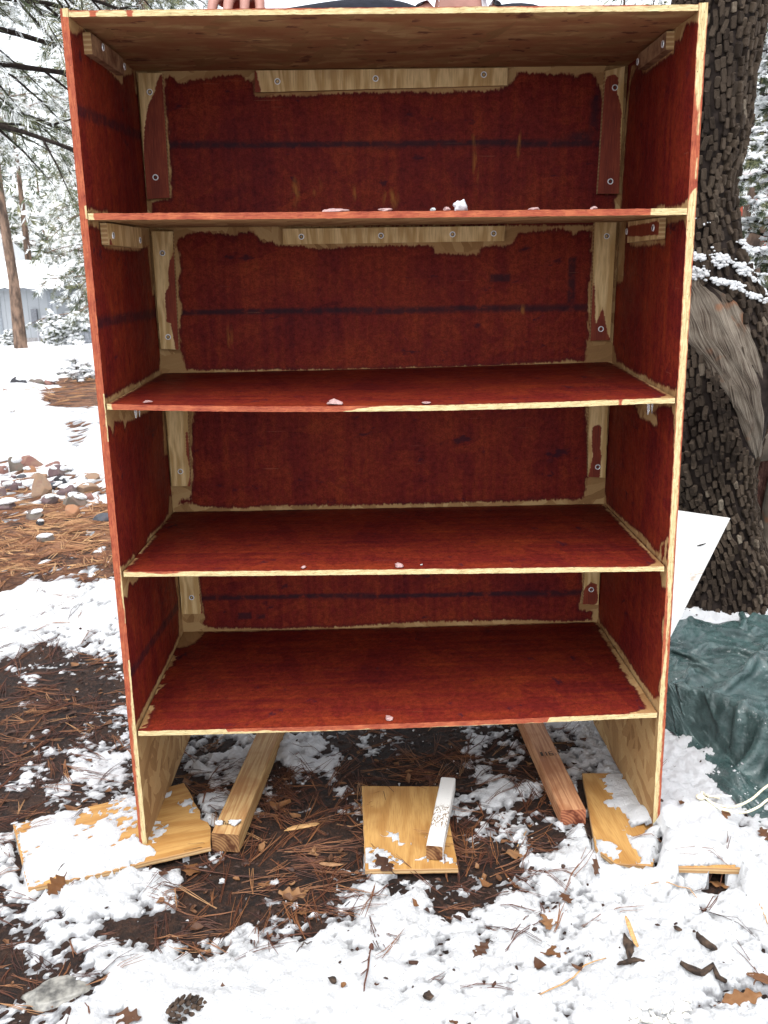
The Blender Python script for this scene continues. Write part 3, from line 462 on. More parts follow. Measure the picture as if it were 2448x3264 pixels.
def cov_ground(X, Y):
    d = np.maximum(Y + 1.65, .35); f = lambda x, y: (x / np.maximum(y + 1.65, .35), 1.3 / np.maximum(y + 1.65, .35))
    S = [(*[float(v) for v in f(a, b)], c) for a, b, c in SNOW]
    qx, qy = f(X, Y)
    # unseen flanks stay mostly white
    S += [(1.1, .9, .8), (-1.1, .9, .6), (1.1, .3, .95), (.7, .2, .95), (.6, .05, .95), (-.7, .1, .95), (.2, .3, .85), (0, .2, .9), (0, .08, .95), (.3, .12, .95), (-.6, 1.6, .8), (.6, 1.6, .9), (0, 2.2, .95)]
    return idw(qx.astype(np.float32), qy.astype(np.float32), S, 2.2)
def build_ground():
    xs = axis(-.95, 1.05, .006, -70, 70, .0185); ys = axis(-.62, .55, .006, -9, 95, .0185)
    X, Y = np.meshgrid(xs, ys); nx, ny = len(xs), len(ys)
    # bare forest floor: every second line
    xs2, ys2 = xs[::2], ys[::2]
    X2, Y2 = np.meshgrid(xs2, ys2); Z2 = soil_z(X2, Y2)
    warm = sstep(1.2, 2.2, Y2) * sstep(.3, -.6, X2) * .9 + .06 + sstep(1.2, 1.8, X2) * sstep(1.2, 1.6, Y2) * .8
    me = np_mesh("ground", np.stack([X2, Y2, Z2], -1).reshape(-1, 3), grid_faces(len(xs2), len(ys2)), [M['soil']], True, attrs={"warm": warm.ravel()})
    tag(link("ground", me), "dark wet forest floor of soil and needle litter", kind='structure')
    C = cov_ground(X, Y)
    # crumbly melting snow: threshold noise, finer close to the camera
    far = sstep(4, 14, np.hypot(X, Y + 1.6))
    n = .62 * fbm(X, Y, 8, 3, .6, s=21) + .55 * fbm(X, Y, 30, 3, .65, s=22) + .46 * fbm(X, Y, 95, 3, .65, s=29)
    n = n * (1 - far) + far * fbm(X, Y, 1.6, 4, .6, s=24)
    C = C * 1.12 - .06
    B = soil_z(X, Y); scale = np.ones_like(B)
    P = np.stack([X.ravel(), Y.ravel()], 1)
    near = (np.abs(X) < 1.0).ravel() & (Y > -.3).ravel() & (Y < .35).ravel(); idx = np.where(near)[0]
    Cr, Br, Sr = C.ravel(), B.ravel(), scale.ravel(); nr = n.ravel()
    for poly, S in BOARDS:
        sd = poly_sd(P[idx], poly); inn = idx[sd > .0015]; rim = idx[(sd > -.012) & (sd <= .0015)]; Cr[rim] = np.minimum(Cr[rim], .35)
        Cr[inn] = idw(P[inn, 0], P[inn, 1], S, 2.2) * 1.15 - .12; Br[inn] = -.0015; Sr[inn] = .45
    # buried scrap at right: its top carries a thick pad of snow, open underneath in front
    esd = poly_sd(P[idx], [(.513, -.1478), (.625, -.157), (.63, .04), (.52, .05)]); front = P[idx, 1] < -.155 + .0 * P[idx, 0]
    up = sstep(-.06, .0, esd + .02 * fbm(P[idx, 0], P[idx, 1], 14, 2, s=77)) * np.where((P[idx, 1] < -.1475 - .082 * (P[idx, 0] - .513)) & (np.abs(P[idx, 0] - .57) < .052 + .012 * fbm(P[idx, 1], P[idx, 0], 60, 2, s=79)), 0, 1)
    Br[idx] = np.maximum(Br[idx], Br[idx] * (1 - up) + .0205 * up); e2 = idx[esd > 0]; Cr[e2] = np.where(P[e2, 1] < -.140, .45, 1.1); Br[e2] = .0205
    hq = np.hypot((P[:, 0] - .582 ) / .040, (P[:, 1] + .166) / .016) + .5 * fbm(P[:, 0], P[:, 1], 45, 2, s=78); Cr = np.where((hq < 1) & (P[:, 1] < -.150 - .07 * (P[:, 0] - .513)), -.3, Cr)
    C, B, scale = Cr.reshape(X.shape), Br.reshape(X.shape), Sr.reshape(X.shape)
    h = np.clip((C + .85 * n - .46) / .75, -1, 1)
    hp = np.clip(h, 0, 1)
    lump = .5 + .5 * fbm(X, Y, 30, 3, .6, s=25); lump2 = fbm(X, Y, 95, 3, .65, s=26); big = fbm(X, Y, 5, 2, s=27)
    Z = B + scale * (hp ** .8) * (.35 + .75 * sstep(.35, .95, C)) * (.012 + .020 * lump + .007 * big + .0045 * lump2) + .0012 * fbm(X, Y, 260, 2, s=28) * (hp > .05)
    Z = np.where(h <= 0, B - .006, Z) + far * .03 * hp
    keep = (h > 0).ravel()
    F = grid_faces(nx, ny); F = F[keep[F].any(1)]
    used = np.zeros(nx * ny, bool); used[F.ravel()] = True
    re = np.cumsum(used) - 1
    V = np.stack([X, Y, Z], -1).reshape(-1, 3)[used]
    me = np_mesh("snow_cover", V, re[F], [M['snow']], True, attrs={"h": np.clip(h + far * .3 + (scale < .9) * .16, 0, 1).ravel()[used]})
    tag(link("snow_cover", me), "patchy melting snow lying over the forest floor", kind='structure')
    return xs, ys, Z, h
GX, GY, GZ, GH = build_ground()
def top_z(x, y):
    """height of whatever covers the ground at x,y (snow or soil)"""
    i = np.clip(np.searchsorted(GY, y) - 1, 0, len(GY) - 2); j = np.clip(np.searchsorted(GX, x) - 1, 0, len(GX) - 2)
    h = GH[i, j]; s = soil_z(np.atleast_1d(x), np.atleast_1d(y)); return np.where(h > 0, np.maximum(GZ[i, j], s), np.maximum(s, GZ[i, j]))
def tz(x, y): return float(np.ravel(top_z(np.array([x]), np.array([y])))[0])
def ribbons(P0, ang, L, w, bend, tilt, var, zf, seg=3, lift=.002):
    """bowed thin needles lying on the ground: flat-topped three-sided strips"""
    n = len(P0); V = []; d = np.stack([np.cos(ang), np.sin(ang)], 1); s = np.stack([-d[:, 1], d[:, 0]], 1)
    for k in range(seg + 1):
        t = k / seg; c = P0 + d * (L * (t - .5))[:, None] + s * (bend * L * (4 * (t - .5) ** 2 - .5))[:, None]
        z0 = zf(c[:, 0], c[:, 1]) + lift + np.maximum(0, tilt * L * (t if True else 0))
        ww = w * (1 - .55 * abs(2 * t - 1))
        for q, dz in ((-1, 0), (1, 0), (0, .75)):
            V.append(np.stack([c[:, 0] + s[:, 0] * q * ww, c[:, 1] + s[:, 1] * q * ww, z0 + dz * ww], 1))
    V = np.stack(V, 1); m = 3 * (seg + 1); F = []
    for k in range(seg):
        for a, b in ((0, 1), (1, 2), (2, 0)): F.append([3 * k + a, 3 * k + b, 3 * k + 3 + b, 3 * k + 3 + a])
    F = (np.arange(n)[:, None, None] * m + np.array(F)[None]).reshape(-1, 4)
    return V.reshape(-1, 3), F, np.repeat(var, m)
def build_needles():
    parts = []
    def batch(n, x0, x1, y0, y1, L0, L1, w, keepf, lo=0, hi=1):
        P = np.stack([rng.uniform(x0, x1, n), rng.uniform(y0, y1, n)], 1)
        i = np.clip(np.searchsorted(GY, P[:, 1]) - 1, 0, len(GY) - 2); j = np.clip(np.searchsorted(GX, P[:, 0]) - 1, 0, len(GX) - 2)
        h = GH[i, j]; k = rng.random(n) < keepf(h, P); P = P[k]; n = len(P)
        # clustered headings: needles fall in bundles
        ang = fbm(P[:, 0], P[:, 1], 7, 2, s=31) * 5 + rng.normal(0, .9, n); L = rng.uniform(L0, L1, n)
        P = np.repeat(P, 3, 0); ang = np.repeat(ang, 3) + rng.normal(0, .09, 3 * n); L = np.repeat(L, 3) * rng.uniform(.8, 1.05, 3 * n); n *= 3
        P = P + .5 * L[:, None] * np.stack([np.cos(ang), np.sin(ang)], 1); cv = np.repeat(np.clip(rng.beta(1.3, 1.6, n // 3), 0, 1), 3)
        parts.append(ribbons(P, ang, L, np.full(n, w) * rng.uniform(.7, 1.2, n), rng.normal(0, .045, n), np.where(np.repeat(rng.random(n // 3), 3) < .3, rng.uniform(0, .16, n), rng.uniform(0, .03, n)), np.clip(lo + (hi - lo) * cv, 0, 1), top_z))
    nb = lambda P: ~np.any([poly_sd(P, p) > -.004 for p, _ in BOARDS], 0)
    batch(2300, -1.0, 1.0, -.62, .7, .03, .13, .00085, lambda h, P: np.where(h < 0, .85, np.where(h < .3, .22, .018)) * nb(P), 0, .85)
    batch(520, -.45, .3, -.35, .35, .05, .14, .00095, lambda h, P: np.where(h < 0, .95, .12) * nb(P), .1, .7)
    batch(1300, -1.6, -.5, .3, 2.0, .05, .15, .0012, lambda h, P: np.where(h < 0, .9, .05), .0, .75)
    batch(2600, -2.6, -.8, 1.7, 3.8, .06, .17, .0024, lambda h, P: np.where(h < 0, .9, .02), .45, 1.0)
    batch(550, -5.5, -2.6, 4.5, 9.5, .10, .3, .006, lambda h, P: np.where(h < 0, .9, .02), .5, 1.0)
    batch(300, 1.1, 2.2, 1.5, 4, .08, .16, .0025, lambda h, P: np.where(h < 0, .9, .03), .3, 1.0)
    V = np.concatenate([p[0] for p in parts]); off = np.cumsum([0] + [len(p[0]) for p in parts])[:-1]
    F = np.concatenate([p[1] + o for p, o in zip(parts, off)]); a = np.concatenate([p[2] for p in parts])
    tag(link("pine_needles", np_mesh("pine_needles", V, F, [M['needle']], False, attrs={"var": a})), "fallen brown pine needles strewn over soil and snow", kind='stuff')
    # crumbs of bark and soil standing proud of the bare ground
    mb = MB(); n = 0
    P = np.stack([rng.uniform(-1.1, 1.0, 9000), rng.uniform(-.6, 1.2, 9000)], 1)
    i = np.clip(np.searchsorted(GY, P[:, 1]) - 1, 0, len(GY) - 2); j = np.clip(np.searchsorted(GX, P[:, 0]) - 1, 0, len(GX) - 2)
    ok = ((GH[i, j] < 0) | ((GH[i, j] < .5) & (rng.random(9000) < .06)) | (rng.random(9000) < .03)) & nb(P); P = P[ok]; Zt = top_z(P[:, 0], P[:, 1])
    V0, F0 = ICO0
    N_ = len(P); A = rng.uniform(0, 6.3, N_); S = rng.uniform(.0012, .0045, (N_, 1)) * rng.uniform(.5, 1.4, (N_, 3)); S[:, 0] *= rng.uniform(1, 2.4, N_)
    W = V0[None] * S[:, None, :] * (1 + .3 * rng.normal(0, 1, (N_, 12, 1)).clip(-1, 1))
    ca, sa = np.cos(A)[:, None], np.sin(A)[:, None]
    W = np.stack([W[..., 0] * ca - W[..., 1] * sa + P[:, :1], W[..., 0] * sa + W[..., 1] * ca + P[:, 1:], W[..., 2] + Zt[:, None]], -1)
    F = (np.arange(N_)[:, None, None] * 12 + F0[None]).reshape(-1, 3)
    tag(link("soil_crumbs", np_mesh("soil_crumbs", W.reshape(-1, 3), F, [M['leaf']], False, attrs={"var": np.repeat(rng.uniform(-.5, .12, N_), 12)})), "crumbs of bark and soil on the bare ground", kind='stuff')
    # torn scraps of dead leaves
    P = np.stack([rng.uniform(-1.0, 1.0, 1500), rng.uniform(-.6, .9, 1500)], 1)
    i = np.clip(np.searchsorted(GY, P[:, 1]) - 1, 0, len(GY) - 2); j = np.clip(np.searchsorted(GX, P[:, 0]) - 1, 0, len(GX) - 2)
    ok = ((GH[i, j] < 0) & (rng.random(1500) < .55) | (rng.random(1500) < .05)) & nb(P); P = P[ok]; N_ = len(P); Zt = top_z(P[:, 0], P[:, 1]); S = rng.gamma(3, .0018, N_) + .0022
    A = rng.uniform(0, 6.3, N_); k = np.arange(7); an = k[None] * 2 * np.pi / 7 + rng.uniform(-.3, .3, (N_, 7)); ra = S[:, None] * rng.uniform(.45, 1.1, (N_, 7)); tx, ty = rng.normal(0, .35, (N_, 1)), rng.normal(0, .35, (N_, 1))
    lx, ly = ra * np.cos(an) * 1.3, ra * np.sin(an) * .8; ca, sa = np.cos(A)[:, None], np.sin(A)[:, None]; gx, gy = lx * ca - ly * sa, lx * sa + ly * ca
    rimv = np.stack([P[:, :1] + gx, P[:, 1:] + gy, Zt[:, None] + .003 + np.abs(tx * gx + ty * gy) + .25 * ra * rng.uniform(0, 1, (N_, 7))], -1); cv_ = np.stack([P[:, 0], P[:, 1], Zt + .002], 1)[:, None]
    W = np.concatenate([cv_, rimv], 1); F = np.stack([np.zeros(7, int), 1 + k, 1 + (k + 1) % 7], 1); F = (np.arange(N_)[:, None, None] * 8 + F[None]).reshape(-1, 3)
    tag(link("leaf_scraps", np_mesh("leaf_scraps", W.reshape(-1, 3), F, [M['leaf']], False, attrs={"var": np.repeat(rng.uniform(-.1, .75, N_), 8)})), "torn scraps of dead leaves in the litter", kind='stuff')
    # loose crystals and crumbs of snow
    P = np.stack([rng.uniform(-1.1, 1.0, 2600), rng.uniform(-.6, 1.6, 2600)], 1)
    i = np.clip(np.searchsorted(GY, P[:, 1]) - 1, 0, len(GY) - 2); j = np.clip(np.searchsorted(GX, P[:, 0]) - 1, 0, len(GX) - 2)
    h = GH[i, j]; k = (h > -.22) & (h < .2) & nb(P); P = P[k]; N_ = len(P); Zt = top_z(P[:, 0], P[:, 1])
    V0, F0 = ICO1; nv = len(V0)
    S = (rng.gamma(2.0, .0011, (N_, 1)) + .0008) * rng.uniform(.7, 1.3, (N_, 3)) * np.array([1, 1, .6])
    W = V0[None] * S[:, None, :] * (1 + .22 * rng.normal(0, 1, (N_, nv, 1)).clip(-1.5, 1.5) * 1.6) + np.stack([P[:, 0], P[:, 1], Zt + S[:, 2] * .5], 1)[:, None]
    F = (np.arange(N_)[:, None, None] * nv + F0[None]).reshape(-1, 3)
    tag(link("snow_crumbs", np_mesh("snow_crumbs", W.reshape(-1, 3), F, [M['snow']], True, attrs={"h": np.ones(N_ * nv)})), "loose crumbs of snow at the melting edges", kind='stuff')
build_needles()
# ---------------------------------------------------------------- the bookcase
D = .4651
def tri(P8, a, b, c):
    P = np.array(P8, float).reshape(2, 2, 2, 3)
    a, b, c = (np.asarray(q, float)[..., None] for q in (a, b, c))
    return ((P[0, 0, 0] * (1 - c) + P[0, 0, 1] * c) * (1 - b) + (P[0, 1, 0] * (1 - c) + P[0, 1, 1] * c) * b) * (1 - a) + \
           ((P[1, 0, 0] * (1 - c) + P[1, 0, 1] * c) * (1 - b) + (P[1, 1, 0] * (1 - c) + P[1, 1, 1] * c) * b) * a
def board(name, P8, mats, facemat, fine, paint, parent, sag=None, coarse=.05, rough=.0005):
    """solid board from 8 corners P8[a][b][c]; each face its own grid so that paint follows it"""
    P8 = np.array(P8, float).reshape(2, 2, 2, 3); ctr = P8.reshape(-1, 3).mean(0)
    ln = [np.linalg.norm(np.diff(P8, axis=k), axis=-1).mean() for k in range(3)]
    V = []; F = []; UV = []; PT = []; MI = []; off = 0
    for face in ('a0', 'a1', 'b0', 'b1', 'c0', 'c1'):
        k = 'abc'.index(face[0]); o = [q for q in range(3) if q != k]; st = fine.get(face, coarse)
        nu = max(1, int(round(ln[o[0]] / st))) + 1; nv = max(1, int(round(ln[o[1]] / min(st, max(ln[o[1]] / 2, .004))))) + 1
        nu = max(nu, 2); nv = max(nv, 2)
        U, W = np.meshgrid(np.linspace(0, 1, nu), np.linspace(0, 1, nv)); q = [None] * 3
        q[k] = np.full(U.shape, float(face[1])); q[o[0]] = U; q[o[1]] = W
        X = tri(P8, *q)
        if sag is not None: X = X + sag(*q)
        X = X.reshape(-1, 3); f = grid_faces(nu, nv)
        nrm = np.cross(X[f[0, 1]] - X[f[0, 0]], X[f[0, 3]] - X[f[0, 0]])
        if nrm @ (X.mean(0) - ctr) < 0: f = f[:, ::-1]
        PT.append(paint(face, X)); V.append(X); F.append(f + off); off += len(X)
        UV.append(np.stack([U.ravel() * ln[o[0]] + k * 3.1, W.ravel() * ln[o[1]] + int(face[1]) * 1.7], 1)); MI.append(np.full(len(f), facemat.get(face, 0)))
    V = np.concatenate(V)
    if rough:
        for k in range(3): V[:, k] += rough * (fbm(V[:, 0] * 1.3 + V[:, 1], V[:, 2] * 1.1 - V[:, 1], 130, 2, s=40 + k) + .8 * fbm(V[:, 0] + V[:, 1] * .7, V[:, 2] + V[:, 1], 22, 2, s=50 + k))
    me = np_mesh(name, V, np.concatenate(F), mats, False, np.concatenate(MI), attrs={"paint": np.concatenate(PT)}, uv=np.concatenate(UV))
    return link(name, me, parent)
def pt(n, sd=.05, mark=0., amber=0.):
    r = np.zeros((n, 4), np.float32); r[:, 0] = sd; r[:, 1] = mark; r[:, 2] = amber; r[:, 3] = 1; return r
case = thing("bookcase", "tall open bookcase of red stained strand board standing in snow", "bookcase")
def line_mark(u, v, ln, w):
    (a, za), (b, zb) = ln; t = np.clip((u - a) / (b - a), -.2, 1.2); z = za + (zb - za) * t + .002 * fbm(u, u * 0, 9, 2, s=61)
    return sstep(w, w * .45, np.abs(v - z))
# --- back
BLINES = BACKLINES
AMB = [(-.145, 1.265, .012, .02), (-.187, 1.25, .008, .035), (.015, 1.236, .017, .022), (.196, 1.30, .006, .05), (.19, 1.36, .004, .03), (-.06, 1.25, .004, .02), (.285, 1.34, .003, .03), (-.345, .955, .006, .025), (.3, 1.0, .01, .012)]
def paint_back(face, X):
    n = len(X)
    if face != 'b0': return pt(n, -.05)
    P = X[:, [0, 2]]; sd = np.max([poly_sd(P, p) for p in BACK], 0)
    mk = np.max([line_mark(P[:, 0], P[:, 1], l, .0085) for l in BLINES], 0)
    mk = np.maximum(mk, sstep(.05, .0, np.abs(P[:, 0] - .415)) * sstep(.016, .004, np.abs(P[:, 1] - 1.352)))      # smear at the right end of the top line
    mk = np.maximum(mk, .8 * sstep(.014, .004, np.abs(P[:, 0] - .443)) * sstep(.06, .02, np.abs(P[:, 1] - 1.395)))
    for (x, z, w, hh) in ((-.352, .297, .017, .0065), (-.313, .295, .013, .0065), (-.398, .307, .004, .004), (.405, 1.06, .008, .05), (.25, 1.07, .02, .01), (.0, .84, .006, .01)):
        mk = np.maximum(mk, (np.abs(P[:, 0] - x) < w) * (np.abs(P[:, 1] - z) < hh) * .85)
    am = np.zeros(n)
    for (x, z, w, hh) in AMB: am = np.maximum(am, sstep(1.25, .3, np.hypot((P[:, 0] - x) / w, (P[:, 1] - z) / hh)))
    return pt(n, sd, mk, am)
board("back_panel", [[[(-.519, D, .236), (-.519, D, 1.507)], [(-.519, D + .011, .236), (-.519, D + .011, 1.507)]], [[(.521, D, .236), (.523, D, 1.5005)], [(.521, D + .011, .236), (.523, D + .011, 1.5005)]]],
      [M['osb_back'], M['edge']], {'a0': 1, 'a1': 1, 'c0': 1, 'c1': 1}, {'b0': .0055}, paint_back, case)
# --- sides
def paint_side(sideL):
    bare = LEFTBARE if sideL else RIGHTBARE
    def f(face, X):
        n = len(X); inner, outer = ('a1', 'a0') if sideL else ('a0', 'a1')
        if face == inner:
            P = X[:, [1, 2]]; sd = -np.max([poly_sd(P, p) for p in bare], 0)
            mk = np.zeros(n)
            if sideL: mk = np.max([.8 * line_mark(P[:, 0], P[:, 1], l, .013) for l in LEFTLINES], 0)
            else:
                sd = np.maximum(sd, np.max([poly_sd(P, p) for p in RIGHTRED], 0))
                sd = np.where(P[:, 0] < .004, np.minimum(sd, .002 * np.sign(sd)), sd)
            return pt(n, sd, mk)
        if face == outer: return pt(n, .05 + 0 * X[:, 2])
        if face == 'b0':
            z = X[:, 2]; x = X[:, 0]
            if sideL:   # stained down to the bottom shelf, sawn wood below
                c = .10 * 0 + x * 0
                w = np.interp(z, [-.01, .24, .30, .395, .402], [.010, .010, .007, .006, -.003])   # bare width from the inner arris
                xin = np.interp(z, [0, .25, 1.5], [-.504, -.501, -.4995]); sd = (xin - w) - x
                sd = np.where(z > .405, .02, sd)
                for (za, zb, ww) in ((1.19, 1.215, .004), (.86, .90, .0035), (.815, .86, .004), (.545, .585, .004), (.50, .545, .005), (.470, .5, .003)):
                    sd = np.where((z > za) & (z < zb), np.minimum(sd, (xin - ww) - x), sd)
                sd = np.where(z > 1.492, np.minimum(sd, (x + .508) * -1), sd)
                return pt(n, np.clip(sd, -.03, .03))
            w = np.interp(z, [-.01, .2, .30, .335, .36, .40, .44, .49, .55, 1.20, 1.213, 1.2215, 1.224, 1.235, 1.236, 1.27, 1.271, 1.30, 1.301, 1.335, 1.352, 1.38, 1.52], [.011, .0105, .0085, .007, .006, .003, .0045, .006, .010, .012, .010, .002, -.003, -.003, .002, .002, -.003, -.003, .0025, .003, .006, .011, .014])
            xo = np.interp(z, [0, 1.5], [.5195, .5108]); off = np.interp(z, [0, .3, .6, 1.2, 1.3, 1.5], [.0035, .0035, .001, .0005, .003, 0])
            sd = np.maximum((xo - off - w) - x, x - (xo - off)); return pt(n, np.clip(sd, -.03, .03))
        return pt(n, .02)
    return f
SM = [M['osb_side'], M['edge_v']]
board("side_panel", [[[(-.5190, 0, -.009), (-.5119, 0, 1.5068)], [(-.5165, D - .001, -.008), (-.5175, D - .001, 1.5068)]], [[(-.5050, 0, -.009), (-.4998, 0, 1.5075)], [(-.4985, D - .001, -.008), (-.5040, D - .001, 1.5075)]]],
      SM, {'b0': 1, 'b1': 1, 'c0': 1, 'c1': 1}, {'a1': .0055, 'b0': .004, 'a0': .04}, paint_side(True), case)
board("side_panel", [[[(.5080, 0, -.004), (.4966, 0, 1.4998)], [(.4945, D - .001, -.004), (.5080, D - .001, 1.5)]], [[(.5212, 0, -.004), (.5112, 0, 1.5)], [(.5085, D - .001, -.004), (.5222, D - .001, 1.5)]]],
      SM, {'b0': 1, 'b1': 1, 'c0': 1, 'c1': 1}, {'a0': .0055, 'b0': .004, 'a1': .04}, paint_side(False), case)
# --- top board and shelves
def paint_top(face, X):
    n = len(X)
    if face != 'b0': return pt(n, .03 if face == 'c1' else -.05)
    x, z = X[:, 0], X[:, 2]; t = (z - np.interp(x, [-.5, .5], [1.4954, 1.489])) / .009
    sd = np.full(n, -.02)
    for c, w in ((-.4615, .0055), (-.4035, .0042)): sd = np.maximum(sd, w - np.abs(x - c))
    fr = .0022 * fbm(x, x * 0, 14, 3, s=70) + .0006
    sd = np.maximum(sd, np.clip((t - .92) * .009 + fr, -.02, .004)); return pt(n, sd)
def paint_shelf(k):
    def f(face, X):
        n = len(X); x, y, z = X.T
        if face == 'c1':
            e = np.minimum(x + .4995, .4975 - x); nz = fbm(x, y, 22, 3, s=80 + k)
            we = {2: .003, 3: .004, 4: .005, 5: .0095}[k] * (1 + .55 * nz); sd = e - we
            sd = np.where((x < 0) & (nz > .34 - .05 * k) & (k != 3), .01, sd)
            sd = np.minimum(sd, (D - y) - .004 * (1 + .8 * fbm(x, y * 0, 9, 2, s=90 + k)))
            if k == 5:
                sd = np.minimum(sd, np.hypot((x + .50), (y - D) * .55) - .05); sd = np.minimum(sd, np.where(x > .45, y - .018 * sstep(.44, .5, x), .02))
            sd = np.where((x > .42) & (y < .03), np.minimum(sd, (.4975 - x) - .028 * (1 - y / .03)), sd) if k in (3, 4) else sd
            return pt(n, np.clip(sd, -.03, .05))
        if face == 'b0':
            t = np.array({2: [.5], 3: [.5], 4: [.5], 5: [.5]}[k])[0]
            zc = {2: np.interp(x, [-.5, .5], [1.1998, 1.190]), 3: np.interp(x, [-.5, -.1, .5], [.8832, .8685, .8713]), 4: np.interp(x, [-.5, .5], [.5723, .5582]), 5: np.interp(x, [-.5, -.05, .5], [.2483, .2498, .2592])}[k]
            dz = zc - z; wv = .0025 * fbm(x, x * 0, 12, 3, s=75 + k)
            if k == 2: sd = np.minimum(x + .4905, .438 - x)
            elif k == 3: sd = np.maximum(np.minimum(x + .4905, (-.062 - x) * 1.0 - (dz - .005) * 6), .003 - np.abs(x - .402)); sd = np.maximum(sd, .0012 - dz + wv * .6)
            elif k == 4: sd = .0008 - dz + wv + .007 * sstep(.05, 0, np.abs(x + .425)) * .8
            else: sd = np.where(x < -.33, .0006 - dz + wv * .5, np.where(x < .29, .0078 - dz + wv + .003 * sstep(-.33, -.1, x), .0006 - dz + wv * .4))
            return pt(n, np.clip(sd, -.02, .02))
        return pt(n, -.05 if face == 'c0' else .02)
    return f
def slab(xl0, xr0, xl1, xr1, zl0, zr0, zl1, zr1, th, y1=D - .0015):
    return [[[(xl0, 0.0005, zl0 - th), (xl0, 0.0005, zl0)], [(xl1, y1, zl1 - th), (xl1, y1, zl1)]], [[(xr0, .0005, zr0 - th), (xr0, .0005, zr0)], [(xr1, y1, zr1 - th), (xr1, y1, zr1)]]]
EM = {'a0': 1, 'a1': 1, 'b0': 1, 'b1': 1}
board("top_board", slab(-.4992, .4960, -.5035, .5075, 1.5040, 1.4978, 1.503, 1.4985, .0092), [M['osb_top'], M['edge']], EM, {'b0': .004, 'c0': .03}, paint_top, case)
def sagf(d):
    def f(a, b, c): z = np.zeros(a.shape + (3,)); z[..., 2] = -d * (1 - (2 * a - .92) ** 2).clip(0, 1) * (1 - .75 * b); return z
    return f
SF = {'c1': .0065, 'b0': .004, 'c0': .02}
board("shelf", slab(-.4998, .4985, -.5005, .498, 1.1998, 1.1898, 1.1980, 1.1910, .0106), [M['osb_shelf'], M['edge']], EM, SF, paint_shelf(2), case, sagf(.001))
board("shelf", slab(-.4990, .4985, -.498, .4955, .8832, .8713, .8785, .8824, .0098), [M['osb_shelf'], M['edge']], EM, SF, paint_shelf(3), case, sagf(.0095))
board("shelf", slab(-.4990, .4985, -.498, .497, .5723, .5582, .5582, .5546, .0098), [M['osb_shelf'], M['edge']], EM, SF, paint_shelf(4), case, sagf(.001))
board("shelf", slab(-.5008, .5025, -.4985, .4945, .2483, .2592, .2600, .2602, .0105), [M['osb_shelf'], M['edge']], EM, SF, paint_shelf(5), case, sagf(.004))
# --- screws and cleats
def lathe(mb, prof, n=14, m=0):
    V = [(r * math.cos(2 * math.pi * k / n), r * math.sin(2 * math.pi * k / n), z) for r, z in prof for k in range(n)]
    mb.add(V, [[i * n + k, i * n + (k + 1) % n, (i + 1) * n + (k + 1) % n, (i + 1) * n + k] for i in range(len(prof) - 1) for k in range(n)], m)
sb = MB(); lathe(sb, [(.0064, -.001), (.0062, .0008), (.0056, .0014), (.0042, .0006)]); lathe(sb, [(.0042, .0006), (.0036, -.0004), (.0001, -.0012)], m=1)
SCREW_ME = sb.mesh("screw", [M['steel'], M['hole']], True)
def screws(cleat, pts, kind, plane):
    for a, z in pts:
        if kind == 'b': o = link("screw", SCREW_ME, cleat, (a, plane - .0006, z), (rad(90), 0, 0))
        else: o = link("screw", SCREW_ME, cleat, (plane + (.0006 if kind == 'L' else -.0006), a, z), (0, rad(90) if kind == 'L' else rad(-90), 0))
def paint_poly(polys, ax):
    def f(face, X):
        n = len(X); sd = np.full(n, -.03)
        if polys:
            P = X[:, ax]; sd = np.max([poly_sd(P, p) for p in polys], 0)
        return pt(n, np.clip(sd, -.05, .05))
    return f
yf = D - .0125; yb = D - .0002
BATTEN['top'][3] = (-.2605, 1.449); BPAINT['top'] = [(-.264, 1.494), (-.257, 1.494), (-.2475, 1.446), (-.264, 1.446)]
for k in BATTEN:
    q = BATTEN[k]   # UL, UR, LR, LL
    (ulx, ulz), (urx, urz), (lrx, lrz), (llx, llz) = q
    if k == 'br': ulz = urz = .80
    P8 = [[[(llx, yf, llz), (ulx, yf, ulz)], [(llx, yb, llz), (ulx, yb, ulz)]], [[(lrx, yf, lrz), (urx, yf, urz)], [(lrx, yb, lrz), (urx, yb, urz)]]]
    o = board("cleat", P8, [M['ply_h' if k in ('top', 'mid') else 'ply'] if k not in ('top', 'mid') else M['ply_h'], M['plyedge']], {'a0': 1, 'a1': 1, 'c0': 1, 'c1': 1}, {'b0': .004}, paint_poly([BPAINT[k]] if k in BPAINT else [], [0, 2]), case, rough=.0002)
    screws(o, SCREW[k], 'b', yf)
RED_R2 = [(.095, 1.168), (.13, 1.1735), (.20, 1.171), (.28, 1.170), (.36, 1.166), (.36, 1.150), (.30, 1.149), (.22, 1.147), (.16, 1.149), (.12, 1.148), (.098, 1.150)]
RED_L1 = [(.092, 1.452), (.098, 1.463), (.107, 1.467), (.120, 1.464), (.128, 1.456), (.135, 1.45)]; RED_R1 = [(.132, 1.458), (.138, 1.468), (.148, 1.472), (.158, 1.466), (.162, 1.45), (.134, 1.45)]
RED_L2 = [(.072, 1.148), (.075, 1.157), (.084, 1.160), (.092, 1.153), (.094, 1.147)]
